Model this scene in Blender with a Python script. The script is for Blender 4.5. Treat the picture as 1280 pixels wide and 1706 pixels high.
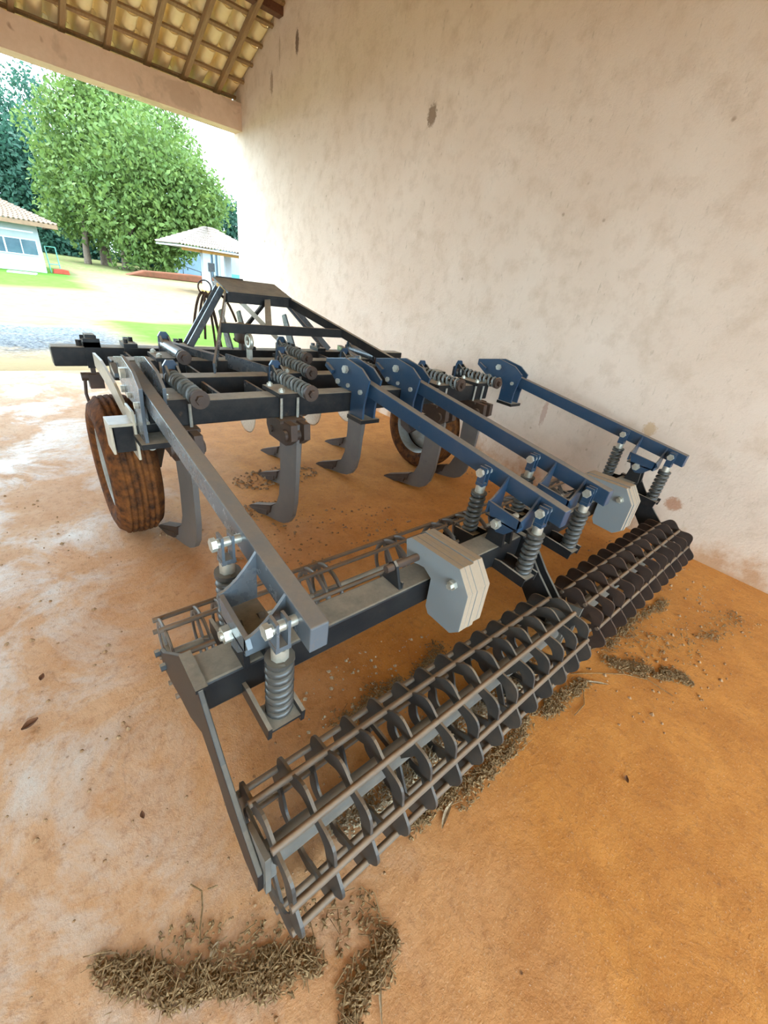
import bpy, bmesh, math, random
import numpy as np
from mathutils import Vector, Matrix

for o in list(bpy.data.objects):
    bpy.data.objects.remove(o)
SC = bpy.context.scene
COL = SC.collection
PI = math.pi

# ------------------------------------------------------------------ camera
cam_d = bpy.data.cameras.new('camera')
cam = bpy.data.objects.new('camera', cam_d)
COL.objects.link(cam)
cam_d.sensor_fit = 'VERTICAL'
cam_d.sensor_height = 36.0
cam_d.lens = 14.23
cam_d.clip_start = 0.02
cam_d.clip_end = 600
Rm = Matrix(((0.763090, 0.225212, -0.605783), (-0.633239, 0.447976, -0.631131), (0.129238, 0.865215, 0.484458)))
cam.matrix_world = Matrix.Translation((0, 0, 1.6)) @ Rm.to_4x4()
SC.camera = cam

# ------------------------------------------------------------------ light
world = bpy.data.worlds.new('world')
SC.world = world
world.use_nodes = True
bg = world.node_tree.nodes['Background']
bg.inputs[0].default_value = (0.62, 0.84, 1.0, 1)
bg.inputs[1].default_value = 6.2
sun_d = bpy.data.lights.new('sun', 'SUN')
sun_d.energy = 2.2
sun_d.angle = math.radians(3)
sun_d.color = (1.0, 0.88, 0.70)
sun = bpy.data.objects.new('sun', sun_d)
COL.objects.link(sun)
# the sun stands high in front of the opening, a little to the left
sun.rotation_euler = Vector((0.28, -0.30, -0.90)).to_track_quat('-Z', 'Y').to_euler()

vs = SC.view_settings
vs.view_transform = 'Standard'
vs.look = 'None'
vs.gamma = 1
vs.use_curve_mapping = False
vs.exposure = 1.15

# ------------------------------------------------------------------ material helpers
def new_mat(name):
    m = bpy.data.materials.new(name)
    m.use_nodes = True
    return m, m.node_tree.nodes, m.node_tree.links, m.node_tree.nodes['Principled BSDF']

def noise(N, L, coord, scale, detail=4, rough=0.6, dist=0.0):
    n = N.new('ShaderNodeTexNoise')
    n.inputs['Scale'].default_value = scale
    n.inputs['Detail'].default_value = detail
    n.inputs['Roughness'].default_value = rough
    n.inputs['Distortion'].default_value = dist
    L.new(coord, n.inputs['Vector'])
    return n.outputs['Fac']

def ramp(N, L, fac, stops):
    r = N.new('ShaderNodeValToRGB')
    e = r.color_ramp.elements
    while len(e) < len(stops):
        e.new(0.5)
    for i, (p, c) in enumerate(stops):
        e[i].position = p
        e[i].color = (c[0], c[1], c[2], 1) if not isinstance(c, (int, float)) else (c, c, c, 1)
    L.new(fac, r.inputs[0])
    return r.outputs[0]

def mixc(N, L, fac, a, b, mode='MIX'):
    m = N.new('ShaderNodeMix')
    m.data_type = 'RGBA'
    m.blend_type = mode
    for sock, v in ((m.inputs[0], fac), (m.inputs[6], a), (m.inputs[7], b)):
        if isinstance(v, (int, float)):
            sock.default_value = v
        elif isinstance(v, tuple):
            sock.default_value = (v[0], v[1], v[2], 1)
        else:
            L.new(v, sock)
    return m.outputs[2]

def math_(N, L, op, a, b=None, clamp=False):
    m = N.new('ShaderNodeMath')
    m.operation = op
    m.use_clamp = clamp
    for i, v in enumerate((a, b)):
        if v is None:
            continue
        if isinstance(v, (int, float)):
            m.inputs[i].default_value = v
        else:
            L.new(v, m.inputs[i])
    return m.outputs[0]

def maprange(N, L, v, a, b, c=0.0, d=1.0):
    m = N.new('ShaderNodeMapRange')
    m.inputs[1].default_value = a
    m.inputs[2].default_value = b
    m.inputs[3].default_value = c
    m.inputs[4].default_value = d
    L.new(v, m.inputs[0])
    return m.outputs[0]

def position(N):
    return N.new('ShaderNodeNewGeometry').outputs['Position']

def sep(N, L, v):
    s = N.new('ShaderNodeSeparateXYZ')
    L.new(v, s.inputs[0])
    return s.outputs

def bump(N, L, B, h, strength=0.3, dist=0.01):
    b = N.new('ShaderNodeBump')
    b.inputs['Strength'].default_value = strength
    b.inputs['Distance'].default_value = dist
    L.new(h, b.inputs['Height'])
    L.new(b.outputs[0], B.inputs['Normal'])

def metal_mat(name, base, dust=(0.36, 0.27, 0.18), dust_amt=0.75, rough=0.38, wear=0.25, wearcol=(0.25, 0.13, 0.06), spec=0.5, side=0.0, rim=0.0):
    """painted steel with dust lying on the faces that point up"""
    m, N, L, B = new_mat(name)
    p = position(N)
    g = N.new('ShaderNodeNewGeometry')
    nz = sep(N, L, g.outputs['Normal'])[2]
    n1 = noise(N, L, p, 9, 5, 0.7)
    n2 = noise(N, L, p, 60, 4, 0.7)
    up = maprange(N, L, nz, 0.55, 0.97)
    k = math_(N, L, 'MULTIPLY', up, maprange(N, L, n1, 0.25, 0.6, 0.55, 1.0))
    k = math_(N, L, 'MULTIPLY', k, dust_amt)
    if side:
        k = math_(N, L, 'MAXIMUM', k, maprange(N, L, n1, 0.42, 0.75, 0.0, side))
    if rim:
        nx = math_(N, L, 'ABSOLUTE', sep(N, L, g.outputs['Normal'])[0])
        k = math_(N, L, 'MAXIMUM', k, maprange(N, L, nx, 0.8, 0.4, 0.0, rim))
    w = maprange(N, L, noise(N, L, p, 14, 6, 0.8), 0.62, 0.72, 0.0, wear)
    c = mixc(N, L, w, base, wearcol)
    c2 = mixc(N, L, n2, dust, tuple(x * 0.72 for x in dust))
    c = mixc(N, L, k, c, c2)
    L.new(c, B.inputs['Base Color'])
    r = mixc(N, L, k, (rough,) * 3, (0.9,) * 3)
    L.new(r, B.inputs['Roughness'])
    B.inputs['Specular IOR Level'].default_value = spec
    bump(N, L, B, n2, 0.08, 0.004)
    return m

def plain_mat(name, c1, c2, scale=20, rough=0.8, bumps=0.15, metallic=0.0, dist=0.005):
    m, N, L, B = new_mat(name)
    tc = N.new('ShaderNodeTexCoord')
    n = noise(N, L, tc.outputs['Object'], scale, 5, 0.65)
    L.new(mixc(N, L, maprange(N, L, n, 0.3, 0.7), c1, c2), B.inputs['Base Color'])
    B.inputs['Roughness'].default_value = rough
    B.inputs['Metallic'].default_value = metallic
    if rough > 0.55: B.inputs['Specular IOR Level'].default_value = 0.1
    if bumps:
        bump(N, L, B, n, bumps, dist)
    return m

M = {}
M['navy'] = metal_mat('navy_paint', (0.018, 0.045, 0.085), rough=0.3, side=0.06)
M['black'] = metal_mat('black_paint', (0.011, 0.011, 0.012), dust=(0.56, 0.47, 0.36), spec=0.28, rough=0.34, side=0.04)  # dust on upward faces, lightened further with painted-in sky reflection
M['blackdusty'] = metal_mat('dusty_black_paint', (0.010, 0.010, 0.011), dust=(0.33, 0.27, 0.20), dust_amt=0.95, spec=0.28, rough=0.4, side=0.05)
M['spring'] = metal_mat('spring_steel', (0.13, 0.135, 0.125), dust=(0.28, 0.24, 0.18), dust_amt=0.3, rough=0.3)
M['shank'] = metal_mat('worn_shank_steel', (0.13, 0.115, 0.105), dust_amt=0.5, rough=0.33, wear=0.6, wearcol=(0.03, 0.022, 0.018), side=0.2)
M['rust'] = metal_mat('rusty_steel', (0.045, 0.024, 0.015), dust=(0.24, 0.14, 0.08), rough=0.6, wear=0.6, wearcol=(0.14, 0.055, 0.02), side=0.2)
M['ring'] = metal_mat('roller_ring_steel', (0.036, 0.032, 0.029), dust=(0.30, 0.20, 0.12), dust_amt=0.8, rough=0.45, wear=0.5, wearcol=(0.09, 0.045, 0.022), side=0.2)
M['ringrust'] = metal_mat('rusty_ring_steel', (0.026, 0.013, 0.008), dust=(0.20, 0.10, 0.05), dust_amt=0.7, rough=0.6, wear=0.5, wearcol=(0.06, 0.026, 0.012), side=0.2)
M['bar'] = metal_mat('roller_bar_steel', (0.11, 0.075, 0.05), dust=(0.34, 0.21, 0.12), dust_amt=0.9, rough=0.55, wear=0.4, side=0.25)
M['springdark'] = metal_mat('dusty_spring_steel', (0.045, 0.045, 0.042), dust=(0.30, 0.25, 0.19), dust_amt=0.5, rough=0.3)
M['zinc'] = plain_mat('zinc_bolt', (0.62, 0.60, 0.52), (0.42, 0.40, 0.33), 40, 0.35, 0.05, 0.6)
M['weight'] = metal_mat('grey_cast_weight', (0.20, 0.215, 0.22), dust=(0.40, 0.27, 0.155), dust_amt=0.95, rough=0.45, wear=0.35, wearcol=(0.16, 0.14, 0.12), side=0.1, rim=0.75)
M['greypipe'] = metal_mat('grey_axle_pipe', (0.12, 0.11, 0.095), dust=(0.34, 0.26, 0.18), rough=0.6, side=0.5)
M['navyskylit'] = metal_mat('navy_paint_skylit', (0.085, 0.10, 0.115), dust=(0.27, 0.205, 0.15), dust_amt=0.95, spec=0.5, rough=0.25, side=0.1)  # navy paint with sky reflection put into a lighter, greyer base
M['cream'] = plain_mat('cream_plate_paint', (0.50, 0.42, 0.30), (0.34, 0.29, 0.22), 15, 0.4, 0.05)
M['tyre'] = plain_mat('muddy_rubber', (0.19, 0.065, 0.016), (0.022, 0.012, 0.009), 17, 0.9, 0.6, 0, 0.015)
M['rim'] = plain_mat('grey_rim_paint', (0.34, 0.34, 0.31), (0.2, 0.17, 0.13), 8, 0.5)
M['hose'] = plain_mat('brown_rubber_hose', (0.09, 0.05, 0.03), (0.04, 0.025, 0.02), 30, 0.6)
M['wood'] = None

# ------------------------------------------------------------------ mesh builder
class MB:
    def __init__(s):
        s.v = []
        s.f = []
        s.smooth = []
    def add(s, verts, faces, smooth=False):
        b = len(s.v)
        s.v += [tuple(x) for x in verts]
        for f in faces:
            s.f.append(tuple(i + b for i in f))
            s.smooth.append(smooth)
        return s
    def box(s, x0, x1, y0, y1, z0, z1):
        v = [(x, y, z) for x in (x0, x1) for y in (y0, y1) for z in (z0, z1)]
        return s.add(v, [(0, 1, 3, 2), (4, 6, 7, 5), (0, 4, 5, 1), (2, 3, 7, 6), (0, 2, 6, 4), (1, 5, 7, 3)])
    def prism(s, poly, x0, x1, axis='x'):
        """poly in the plane across the axis: x -> (y,z), y -> (x,z), z -> (x,y)"""
        n = len(poly)
        def P(a, t):
            if axis == 'x': return (t, a[0], a[1])
            if axis == 'y': return (a[0], t, a[1])
            return (a[0], a[1], t)
        v = [P(a, x0) for a in poly] + [P(a, x1) for a in poly]
        f = [tuple(range(n)), tuple(range(2 * n - 1, n - 1, -1))]
        f += [(i, i + n, (i + 1) % n + n, (i + 1) % n) for i in range(n)]
        return s.add(v, f)
    def bar(s, p0, p1, w, h, up=(0, 0, 1)):
        """rectangular bar from p0 to p1, w sideways, h along up"""
        p0, p1 = Vector(p0), Vector(p1)
        d = (p1 - p0).normalized()
        sd = d.cross(Vector(up)).normalized()
        u = sd.cross(d)
        v = []
        for p in (p0, p1):
            for a, b in ((-1, -1), (1, -1), (1, 1), (-1, 1)):
                v.append(p + sd * a * w / 2 + u * b * h / 2)
        return s.add(v, [(3, 2, 1, 0), (4, 5, 6, 7), (0, 1, 5, 4), (1, 2, 6, 5), (2, 3, 7, 6), (3, 0, 4, 7)])
    def tube(s, path, r, n=8, cap=True, rs=None):
        P = [Vector(p) for p in path]
        m = len(P)
        up = Vector((0, 0, 1))
        t0 = (P[1] - P[0]).normalized()
        if abs(t0.dot(up)) > 0.95:
            up = Vector((1, 0, 0))
        a = t0.cross(up).normalized()
        v = []
        for i, p in enumerate(P):
            t = (P[min(i + 1, m - 1)] - P[max(i - 1, 0)]).normalized()
            a = (a - t * a.dot(t)).normalized()
            b = t.cross(a)
            rr = rs[i] if rs else r
            for k in range(n):
                c, q = math.cos(2 * PI * k / n), math.sin(2 * PI * k / n)
                v.append(p + (a * c + b * q) * rr)
        f = []
        for i in range(m - 1):
            for k in range(n):
                f.append((i * n + k, i * n + (k + 1) % n, (i + 1) * n + (k + 1) % n, (i + 1) * n + k))
        s.add(v, f, n > 6)
        if cap:
            s.add(v[:n], [tuple(range(n - 1, -1, -1))])
            s.add(v[-n:], [tuple(range(n))])
        return s
    def cyl(s, p0, p1, r, n=12):
        return s.tube([p0, p1], r, n)
    def helix(s, p0, p1, R, wire, turns, seg=12, n=6):
        p0, p1 = Vector(p0), Vector(p1)
        d = (p1 - p0)
        ax = d.normalized()
        up = Vector((0, 0, 1)) if abs(ax.z) < 0.9 else Vector((1, 0, 0))
        a = ax.cross(up).normalized()
        b = ax.cross(a)
        path = []
        T = int(turns * seg)
        for i in range(T + 1):
            t = i / T
            q = 2 * PI * turns * t
            path.append(p0 + d * t + (a * math.cos(q) + b * math.sin(q)) * R)
        return s.tube(path, wire, n)
    def lathe(s, prof, axis='x', n=32, centre=(0, 0, 0), closed=False):
        """prof: list of (axial, radius)"""
        v = []
        for a, r in prof:
            for k in range(n):
                c, q = math.cos(2 * PI * k / n) * r, math.sin(2 * PI * k / n) * r
                p = (a, c, q) if axis == 'x' else ((c, a, q) if axis == 'y' else (c, q, a))
                v.append((p[0] + centre[0], p[1] + centre[1], p[2] + centre[2]))
        f = []
        m = len(prof)
        for i in range(m if closed else m - 1):
            j = (i + 1) % m
            for k in range(n):
                f.append((i * n + k, i * n + (k + 1) % n, j * n + (k + 1) % n, j * n + k))
        return s.add(v, f, True)
    def hexbolt(s, p, d, r, h):
        p = Vector(p); d = Vector(d).normalized()
        return s.tube([p, p + d * h], r, 6)

ORG = {}
def link(o, parent=None, at=(0, 0, 0)):
    COL.objects.link(o)
    ORG[o.name] = Vector(at)
    if parent:
        o.parent = parent
        o.location = Vector(at) - ORG[parent.name]
    else:
        o.location = at
    return o

def fix(me):
    bm = bmesh.new()
    bm.from_mesh(me)
    bmesh.ops.recalc_face_normals(bm, faces=bm.faces)
    bm.to_mesh(me)
    bm.free()

def mesh(name, mb, mat, recalc=True):
    me = bpy.data.meshes.new(name)
    me.from_pydata(mb.v, [], mb.f)
    me.polygons.foreach_set('use_smooth', mb.smooth)
    if recalc:
        fix(me)
    me.materials.append(mat)
    return me

def obj(name, mb, mat, parent=None, at=(0, 0, 0), bevel=0, recalc=True):
    """one mesh object; the builder's coordinates are relative to `at`"""
    me = mb if isinstance(mb, bpy.types.Mesh) else mesh(name, mb, mat, recalc)
    o = bpy.data.objects.new(name, me)
    link(o, parent, at)
    if bevel:
        b = o.modifiers.new('bevel', 'BEVEL')
        b.width = bevel
        b.segments = 2
        b.limit_method = 'ANGLE'
    return o

def tag(o, label, cat, group=None, kind=None):
    o['label'] = label
    o['category'] = cat
    if group: o['group'] = group
    if kind: o['kind'] = kind
    return o

def thing(name, label, cat, at=(0, 0, 0), group=None):
    o = bpy.data.objects.new(name, None)
    o.empty_display_size = 0.2
    link(o, None, at)
    return tag(o, label, cat, group)

def struct(o):
    o['kind'] = 'structure'
    return o

rnd = random.Random(7)

# ================================================================== SETTING
XE = -9.2           # far left end of the shed
WX = 3.825          # the wall's face
WEND = 9.2          # where the wall ends at the opening

# ---- wall
def wall_material():
    m, N, L, B = new_mat('limewashed_wall')
    p = position(N)
    x, y, z = sep(N, L, p)
    big = noise(N, L, p, 0.9, 5, 0.6)
    mid = noise(N, L, p, 5, 6, 0.7)
    fine = noise(N, L, p, 45, 5, 0.7)
    c = mixc(N, L, maprange(N, L, big, 0.3, 0.7), (0.72, 0.585, 0.475), (0.65, 0.50, 0.385))
    c = mixc(N, L, maprange(N, L, mid, 0.48, 0.72, 0.0, 0.6), c, (0.50, 0.355, 0.245))
    # flaked specks and scratches
    st = N.new('ShaderNodeMapping')
    st.inputs['Scale'].default_value = (1, 16, 5)
    L.new(p, st.inputs['Vector'])
    fl = noise(N, L, st.outputs[0], 1.6, 6, 0.75)
    c = mixc(N, L, maprange(N, L, fl, 0.60, 0.70, 0.0, 0.55), c, (0.34, 0.25, 0.17))
    v = N.new('ShaderNodeTexVoronoi')
    v.inputs['Scale'].default_value = 5.5
    L.new(p, v.inputs['Vector'])
    sp = math_(N, L, 'MULTIPLY', maprange(N, L, v.outputs['Distance'], 0.10, 0.04), maprange(N, L, mid, 0.50, 0.58))
    c = mixc(N, L, math_(N, L, 'MULTIPLY', sp, 0.75), c, (0.30, 0.20, 0.13))
    # red earth splashed up from the floor
    h = math_(N, L, 'ADD', z, math_(N, L, 'MULTIPLY', math_(N, L, 'SUBTRACT', mid, 0.5), 0.75))
    h = math_(N, L, 'ADD', h, math_(N, L, 'MULTIPLY', math_(N, L, 'SUBTRACT', big, 0.5), 1.1))
    c = mixc(N, L, maprange(N, L, h, 0.75, 0.05, 0.0, 0.45), c, (0.60, 0.40, 0.26))
    c = mixc(N, L, maprange(N, L, h, 0.22, 0.02, 0.0, 0.8), c, (0.42, 0.20, 0.08))
    # single stains: (y, z, radius y, radius z, strength)
    for (sy, sz, ry, rz, k, col) in ((4.15, 3.18, 0.07, 0.10, 0.85, (0.20, 0.12, 0.07)),
                                     (1.02, 0.86, 0.055, 0.06, 0.7, (0.50, 0.30, 0.14)),
                                     (0.62, 0.36, 0.07, 0.06, 0.8, (0.40, 0.17, 0.08)),
                                     (7.0, 4.28, 0.05, 0.13, 0.9, (0.15, 0.09, 0.06)),
                                     (7.5, 4.3, 0.03, 0.16, 0.5, (0.36, 0.23, 0.15)),
                                     (7.75, 4.0, 0.05, 0.14, 0.7, (0.25, 0.15, 0.1)),
                                     (1.95, 0.72, 0.03, 0.14, 0.6, (0.42, 0.22, 0.15))):
        dy = math_(N, L, 'DIVIDE', math_(N, L, 'SUBTRACT', y, sy), ry)
        dz = math_(N, L, 'DIVIDE', math_(N, L, 'SUBTRACT', z, sz), rz)
        d = math_(N, L, 'ADD', math_(N, L, 'MULTIPLY', dy, dy), math_(N, L, 'MULTIPLY', dz, dz))
        d = math_(N, L, 'ADD', d, math_(N, L, 'MULTIPLY', math_(N, L, 'SUBTRACT', fine, 0.5), 2.4))
        c = mixc(N, L, maprange(N, L, d, 1.1, 0.5, 0.0, k), c, col)
    L.new(c, B.inputs['Base Color'])
    B.inputs['Roughness'].default_value = 0.92
    hh = math_(N, L, 'ADD', math_(N, L, 'MULTIPLY', mid, 0.8), math_(N, L, 'MULTIPLY', fine, 0.35))
    bump(N, L, B, hh, 0.5, 0.025)
    return m
M['wall'] = wall_material()
struct(obj('wall_right', MB().prism([(-5, -0.1), (WEND, -0.1), (WEND, 4.30), (2.0, 7.2), (-5.3, 4.3)], WX, WX + 0.22), M['wall']))

def header_material():
    m, N, L, B = new_mat('stained_limewash')
    p = position(N)
    big = noise(N, L, p, 1.6, 4, 0.55, 0.4)
    mid = noise(N, L, p, 7, 6, 0.7)
    c = mixc(N, L, maprange(N, L, mid, 0.3, 0.7), (0.68, 0.50, 0.36), (0.60, 0.42, 0.29))
    c = mixc(N, L, maprange(N, L, big, 0.56, 0.60, 0.0, 0.55), c, (0.45, 0.31, 0.21))
    c = mixc(N, L, maprange(N, L, noise(N, L, p, 5, 2, 0.5), 0.70, 0.76, 0.0, 0.7), c, (0.28, 0.16, 0.10))
    L.new(c, B.inputs['Base Color'])
    B.inputs['Roughness'].default_value = 0.9
    bump(N, L, B, mid, 0.2, 0.01)
    return m
M['header'] = header_material()
struct(obj('trim_1', MB().box(XE, WX, 8.87, 9.17, 3.57, 3.93), M['header']))
struct(obj('wall_left_added', MB().prism([(-5.0, -0.1), (9.0, -0.1), (9.0, 4.2), (2.0, 7.0), (-5.0, 4.2)], XE, XE + 0.2), M['wall']))  # unseen wall, added to cut side light and deepen the falloff
struct(obj('trim_2', MB().box(XE, XE + 0.3, -4.9, 8.87, 3.57, 3.93), M['header']))
struct(obj('trim_6', MB().box(XE, WX, -5.2, -4.9, 3.57, 3.93), M['header']))
struct(obj('trim_7', MB().box(XE, XE + 0.35, -5.25, -4.9, -0.1, 3.57), M['header']))
struct(obj('trim_3', MB().box(-5.0, -4.65, 8.85, 9.2, -0.1, 3.57), M['header']))
struct(obj('trim_4', MB().box(XE, XE + 0.35, 8.85, 9.2, -0.1, 3.57), M['header']))
# thin pipe down the wall's end
struct(obj('trim_5', MB().tube([(WX + 0.02, WEND + 0.03, 0), (WX + 0.02, WEND + 0.03, 3.6)], 0.012, 8), M['black']))

# ---- floor
def floor_material():
    m, N, L, B = new_mat('red_earth_on_concrete')
    p = position(N)
    x, y, z = sep(N, L, p)
    big = noise(N, L, p, 0.8, 5, 0.6, 0.3)
    mid = noise(N, L, p, 4, 6, 0.7, 0.3)
    fine = noise(N, L, p, 28, 6, 0.75)
    grit = noise(N, L, p, 130, 3, 0.7)
    # thick red dust to the right, paler swept concrete to the left
    s = math_(N, L, 'SUBTRACT', x, math_(N, L, 'MULTIPLY', y, 0.12))
    s = math_(N, L, 'ADD', s, math_(N, L, 'MULTIPLY', math_(N, L, 'SUBTRACT', big, 0.5), 2.6))
    k = maprange(N, L, s, -0.7, 1.0)
    red = mixc(N, L, maprange(N, L, mid, 0.3, 0.7), (0.66, 0.27, 0.055), (0.46, 0.165, 0.028))
    pale = mixc(N, L, maprange(N, L, mid, 0.3, 0.7), (0.66, 0.42, 0.26), (0.56, 0.29, 0.13))
    c = mixc(N, L, k, pale, red)
    # pale bare patches at the left, sky glare painted into their colour
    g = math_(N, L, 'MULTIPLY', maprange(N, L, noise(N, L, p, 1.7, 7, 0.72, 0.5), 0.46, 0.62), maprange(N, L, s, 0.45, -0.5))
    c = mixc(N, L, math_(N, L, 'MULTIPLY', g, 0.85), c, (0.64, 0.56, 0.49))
    c = mixc(N, L, maprange(N, L, fine, 0.52, 0.72, 0.0, 0.6), c, (0.27, 0.105, 0.035))
    c = mixc(N, L, maprange(N, L, grit, 0.60, 0.70, 0.0, 0.6), c, (0.66, 0.47, 0.31))
    # bits of chaff
    v = N.new('ShaderNodeTexVoronoi')
    v.inputs['Scale'].default_value = 16
    L.new(p, v.inputs['Vector'])
    c = mixc(N, L, math_(N, L, 'MULTIPLY', maprange(N, L, v.outputs['Distance'], 0.12, 0.06), maprange(N, L, mid, 0.55, 0.65)), c, (0.16, 0.07, 0.03))
    # hairline cracks
    w = N.new('ShaderNodeTexVoronoi')
    w.feature = 'DISTANCE_TO_EDGE'
    w.inputs['Scale'].default_value = 0.45
    wm = N.new('ShaderNodeVectorMath')
    nv = N.new('ShaderNodeTexNoise')
    nv.inputs['Scale'].default_value = 3
    L.new(p, nv.inputs['Vector'])
    sc = N.new('ShaderNodeVectorMath')
    sc.operation = 'SCALE'
    sc.inputs['Scale'].default_value = 0.5
    L.new(nv.outputs['Color'], sc.inputs[0])
    wm.operation = 'ADD'
    L.new(p, wm.inputs[0])
    L.new(sc.outputs[0], wm.inputs[1])
    L.new(wm.outputs[0], w.inputs['Vector'])
    c = mixc(N, L, maprange(N, L, w.outputs['Distance'], 0.003, 0.0005, 0.0, 0.16), c, (0.20, 0.09, 0.04))
    L.new(c, B.inputs['Base Color'])
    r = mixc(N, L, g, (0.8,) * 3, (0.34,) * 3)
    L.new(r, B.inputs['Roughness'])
    B.inputs['Specular IOR Level'].default_value = 0.35
    hh = math_(N, L, 'ADD', mid, math_(N, L, 'ADD', math_(N, L, 'MULTIPLY', fine, 0.5), math_(N, L, 'MULTIPLY', grit, 0.15)))
    bump(N, L, B, hh, 0.45, 0.02)
    return m
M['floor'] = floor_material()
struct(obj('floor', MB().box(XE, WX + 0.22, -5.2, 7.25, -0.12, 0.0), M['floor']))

# ---- yard outside
def yz(y):
    t = min(max((y - 9.4) / 10.6, 0), 1)
    return -0.015 - 0.535 * t
def yard_material():
    m, N, L, B = new_mat('yard_earth')
    p = position(N)
    x, y, z = sep(N, L, p)
    n1 = noise(N, L, p, 0.35, 5, 0.6, 0.4)
    n2 = noise(N, L, p, 2.2, 6, 0.7)
    n3 = noise(N, L, p, 18, 4, 0.7)
    c = mixc(N, L, maprange(N, L, n2, 0.3, 0.7), (0.20, 0.145, 0.092), (0.14, 0.096, 0.057))
    yy = math_(N, L, 'ADD', y, math_(N, L, 'MULTIPLY', math_(N, L, 'SUBTRACT', n1, 0.5), 3.0))
    def band(a, b, soft, src=yy):
        return math_(N, L, 'MULTIPLY', maprange(N, L, src, a - soft, a + soft), maprange(N, L, src, b + soft, b - soft))
    # concrete apron in front of the slab, painted sunlit-pale for bounce
    c = mixc(N, L, band(6, 9.3, 0.4, y), c, (0.40, 0.29, 0.165))
    # grey gravel, left
    gx = maprange(N, L, math_(N, L, 'ADD', x, math_(N, L, 'MULTIPLY', n2, 1.0)), 2.6, 1.9)
    gv = mixc(N, L, maprange(N, L, n3, 0.4, 0.65), (0.05, 0.055, 0.062), (0.17, 0.18, 0.19))
    c = mixc(N, L, math_(N, L, 'MULTIPLY', math_(N, L, 'MULTIPLY', band(8.6, 12.4, 0.5), gx), maprange(N, L, n2, 0.25, 0.5, 0.4, 1.0)), c, gv)
    gr = mixc(N, L, maprange(N, L, n2, 0.3, 0.7), (0.055, 0.125, 0.018), (0.085, 0.15, 0.03))
    # grass patch ahead of the machine
    px = maprange(N, L, math_(N, L, 'ADD', x, math_(N, L, 'MULTIPLY', n2, 1.0)), 2.1, 2.9)
    c = mixc(N, L, math_(N, L, 'MULTIPLY', band(9.5, 14.8, 0.5), px), c, gr)
    # lawn in front of the white building, lawn and slope under the trees
    lx = maprange(N, L, math_(N, L, 'ADD', x, math_(N, L, 'MULTIPLY', n1, 2.0)), 5.6, 4.4)
    c = mixc(N, L, math_(N, L, 'MULTIPLY', band(26, 60, 1.2, math_(N, L, 'ADD', yy, math_(N, L, 'MULTIPLY', x, -0.4))), lx), c, gr)
    sl = mixc(N, L, maprange(N, L, n2, 0.4, 0.62), (0.075, 0.105, 0.03), (0.15, 0.11, 0.065))
    c = mixc(N, L, maprange(N, L, yy, 42, 47), c, sl)
    L.new(c, B.inputs['Base Color'])
    B.inputs['Roughness'].default_value = 1.0
    B.inputs['Specular IOR Level'].default_value = 0.0
    bump(N, L, B, math_(N, L, 'ADD', n2, n3), 0.4, 0.03)
    return m
M['yard'] = yard_material()
mb = MB()
ys = [7.25, 8, 9.4, 11, 13, 15, 17, 20, 24, 28, 34, 42, 50, 60, 75, 95, 130, 180]
xs = [-120, -60, -30, -15, -8, -4, 0, 4, 8, 12, 18, 25, 35, 50, 80, 140]
vv = [(x, y, yz(y)) for y in ys for x in xs]
n = len(xs)
mb.add(vv, [(j * n + i, j * n + i + 1, (j + 1) * n + i + 1, (j + 1) * n + i) for j in range(len(ys) - 1) for i in range(n - 1)], True)
mb.add([(-120, -60, -0.13), (140, -60, -0.13), (140, 7.25, -0.13), (-120, 7.25, -0.13)], [(0, 1, 2, 3)])
struct(obj('ground', mb, M['yard']))

# ================================================================== ROOF
def wood_material(name, c1, c2):
    m, N, L, B = new_mat(name)
    tc = N.new('ShaderNodeTexCoord')
    mp = N.new('ShaderNodeMapping')
    mp.inputs['Scale'].default_value = (14, 2.0, 14)
    L.new(tc.outputs['Object'], mp.inputs['Vector'])
    n1 = noise(N, L, mp.outputs[0], 2.5, 6, 0.7, 0.6)
    L.new(mixc(N, L, maprange(N, L, n1, 0.3, 0.7), c1, c2), B.inputs['Base Color'])
    B.inputs['Roughness'].default_value = 0.8
    bump(N, L, B, n1, 0.3, 0.01)
    return m
M['rafter'] = wood_material('rafter_wood', (0.34, 0.21, 0.10), (0.22, 0.125, 0.055))
M['purlin'] = wood_material('dark_purlin_wood', (0.16, 0.06, 0.025), (0.08, 0.03, 0.014))
def tile_material():
    m, N, L, B = new_mat('pale_clay_tile')
    tc = N.new('ShaderNodeTexCoord')
    oi = N.new('ShaderNodeObjectInfo')
    n1 = noise(N, L, position(N), 9, 5, 0.65)
    c = mixc(N, L, maprange(N, L, n1, 0.3, 0.7), (0.90, 0.72, 0.40), (0.82, 0.62, 0.31))
    c = mixc(N, L, maprange(N, L, oi.outputs['Random'], 0.0, 1.0, 0.0, 0.6), c, (0.74, 0.63, 0.44))
    L.new(c, B.inputs['Base Color'])
    B.inputs['Roughness'].default_value = 0.85
    return m
M['tile'] = tile_material()
roof = bpy.data.objects.new('ceiling', None)
link(roof, None, (0, 9.0, 3.95))
struct(roof)
SL = 0.40                                # rise per metre towards the ridge
ang = math.atan(SL)
def rz(y): return 3.95 + SL * (9.0 - y)  # underside of the rafters
ca, sa = math.cos(ang), math.sin(ang)
RX = [-6.8 + 0.512 * i for i in range(21)]
raft = mesh('rafter', MB().box(-0.03, 0.03, -0.55, 7.5, 0.0, 0.085), M['rafter'])
for i in range(25):
    x = 3.48 - 0.512 * i
    o = obj('rafter', raft, None, roof, (x, 9.0, rz(9.0)))
    o.matrix_basis = Matrix.Translation(o.location) @ Matrix.Rotation(PI, 4, 'Z') @ Matrix.Rotation(ang, 4, 'X')
bat = mesh('batten', MB().box(XE, WX, -0.025, 0.025, 0.0, 0.03), M['rafter'])
bs = 0.37
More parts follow.
